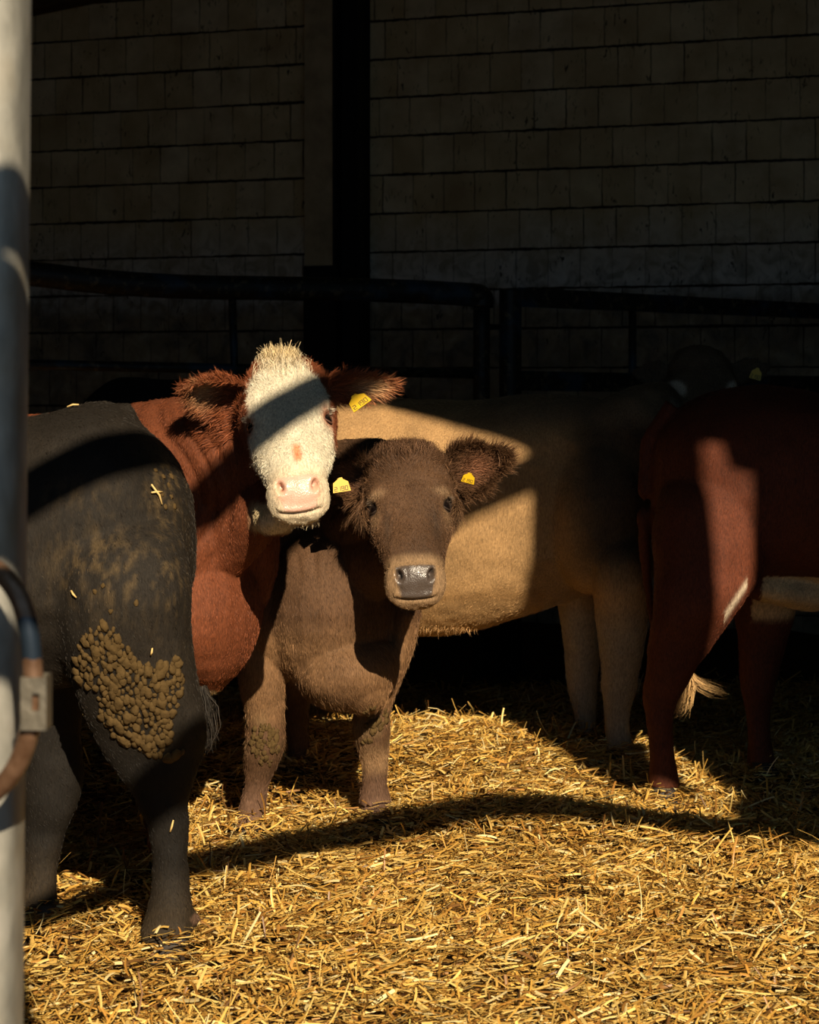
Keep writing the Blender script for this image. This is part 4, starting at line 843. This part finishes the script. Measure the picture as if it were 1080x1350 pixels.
# ------------------------------------------------------------------ straw bedding
def straw():
    R = np.random.default_rng(21); N = 150000
    y = np.sqrt(R.uniform(4.1 ** 2, 9.2 ** 2, N)); x = R.uniform(-1, 1, N) * (.225 * y + .25)
    n2 = 14000; y2 = R.uniform(2.6, 9.5, n2); x2 = R.uniform(-4, 4, n2); x = np.concatenate([x, x2]); y = np.concatenate([y, y2])
    patch = vnoise(np.stack([x, y, 0 * x], 1), 2.6, 41) + .6 * vnoise(np.stack([x, y, 0 * x], 1), 7, 42)
    keep = R.random(len(x)) < np.clip(.86 - .34 * sm(.05, .8, patch), 0, 1) ; x, y, patch = x[keep], y[keep], patch[keep]; N = len(x)
    L = np.clip(R.lognormal(math.log(.042), .5, N), .014, .15); W = R.uniform(.0026, .0090, N) * (1 - .25 * (L > .07)); th = R.uniform(0, 2 * math.pi, N)
    # stalks drift together in swathes
    sw = math.pi * vnoise(np.stack([x, y, 0 * x], 1), 3.5, 43); th = np.where(R.random(N) < .35, sw + R.normal(0, .5, N), th)
    til = np.abs(R.normal(0, .20, N)); up = R.random(N) < .035; til[up] = R.uniform(.4, 1.25, up.sum())
    layer = R.random(N) ** 1.2
    z = ground(x, y) + .002 + .026 * layer
    for fx, fy in FEET:                              # bedding heaped against each hoof
        z = z + .030 * np.exp(-(((x - fx) ** 2 + (y - fy) ** 2) / .10 ** 2) ** 2) * R.random(N)
    d = np.stack([np.cos(th) * np.cos(til), np.sin(th) * np.cos(til), np.sin(til)], 1); sd_ = np.stack([-np.sin(th), np.cos(th), 0 * th], 1)
    roll = R.normal(0, .5, N); upv = np.cross(d, sd_) * -1; sd_ = sd_ * np.cos(roll)[:, None] + upv * np.sin(roll)[:, None]; nv = np.cross(d, sd_)
    c = np.stack([x, y, z + np.sin(til) * L * .42], 1); bow = (R.normal(0, .04, N) * L)[:, None]; kink = (R.normal(0, .05, N) * L)[:, None]
    rings = []
    for t_ in (-.5, -.17, .17, .5):
        p = c + d * (t_ * L)[:, None] + (nv * bow + sd_ * kink) * (1 - 4 * t_ * t_)
        e = .92 if abs(t_) > .4 else 1.0
        for q, h in ((-1, 0), (0, .38), (1, 0)): rings.append(p + sd_ * (q * W * .5 * e)[:, None] + nv * (h * W * .5)[:, None])
    V = np.stack(rings, 1).reshape(-1, 3); b = (np.arange(N) * 12)[:, None]; q = []
    for i in range(3):
        for j in range(2): a = i * 3 + j; q.append(b + np.array([[a, a + 1, a + 4, a + 3]]))
    loops = np.concatenate(q, 1).ravel(); nf = len(loops) // 4
    me = bpy.data.meshes.new('straw_bedding'); me.vertices.add(len(V)); me.vertices.foreach_set('co', V.ravel()); me.loops.add(len(loops)); me.loops.foreach_set('vertex_index', loops.astype(np.int32))
    me.polygons.add(nf); me.polygons.foreach_set('loop_start', (np.arange(nf) * 4).astype(np.int32)); me.update(calc_edges=True)
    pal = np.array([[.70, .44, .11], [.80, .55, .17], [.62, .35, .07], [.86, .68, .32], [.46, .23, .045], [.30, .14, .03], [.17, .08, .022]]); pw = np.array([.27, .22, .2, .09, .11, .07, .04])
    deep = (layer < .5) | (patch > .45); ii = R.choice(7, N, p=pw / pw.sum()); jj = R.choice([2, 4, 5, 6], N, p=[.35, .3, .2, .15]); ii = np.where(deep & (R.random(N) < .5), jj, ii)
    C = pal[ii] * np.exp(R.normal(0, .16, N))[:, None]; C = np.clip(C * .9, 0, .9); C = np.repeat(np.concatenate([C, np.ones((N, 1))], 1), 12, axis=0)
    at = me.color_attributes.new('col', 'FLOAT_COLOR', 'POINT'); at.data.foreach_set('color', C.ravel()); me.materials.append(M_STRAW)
    o = bpy.data.objects.new('straw_bedding', me); COL.objects.link(o); tag(o, 'loose golden straw spread over the barn floor', 'straw', kind='stuff')
straw()
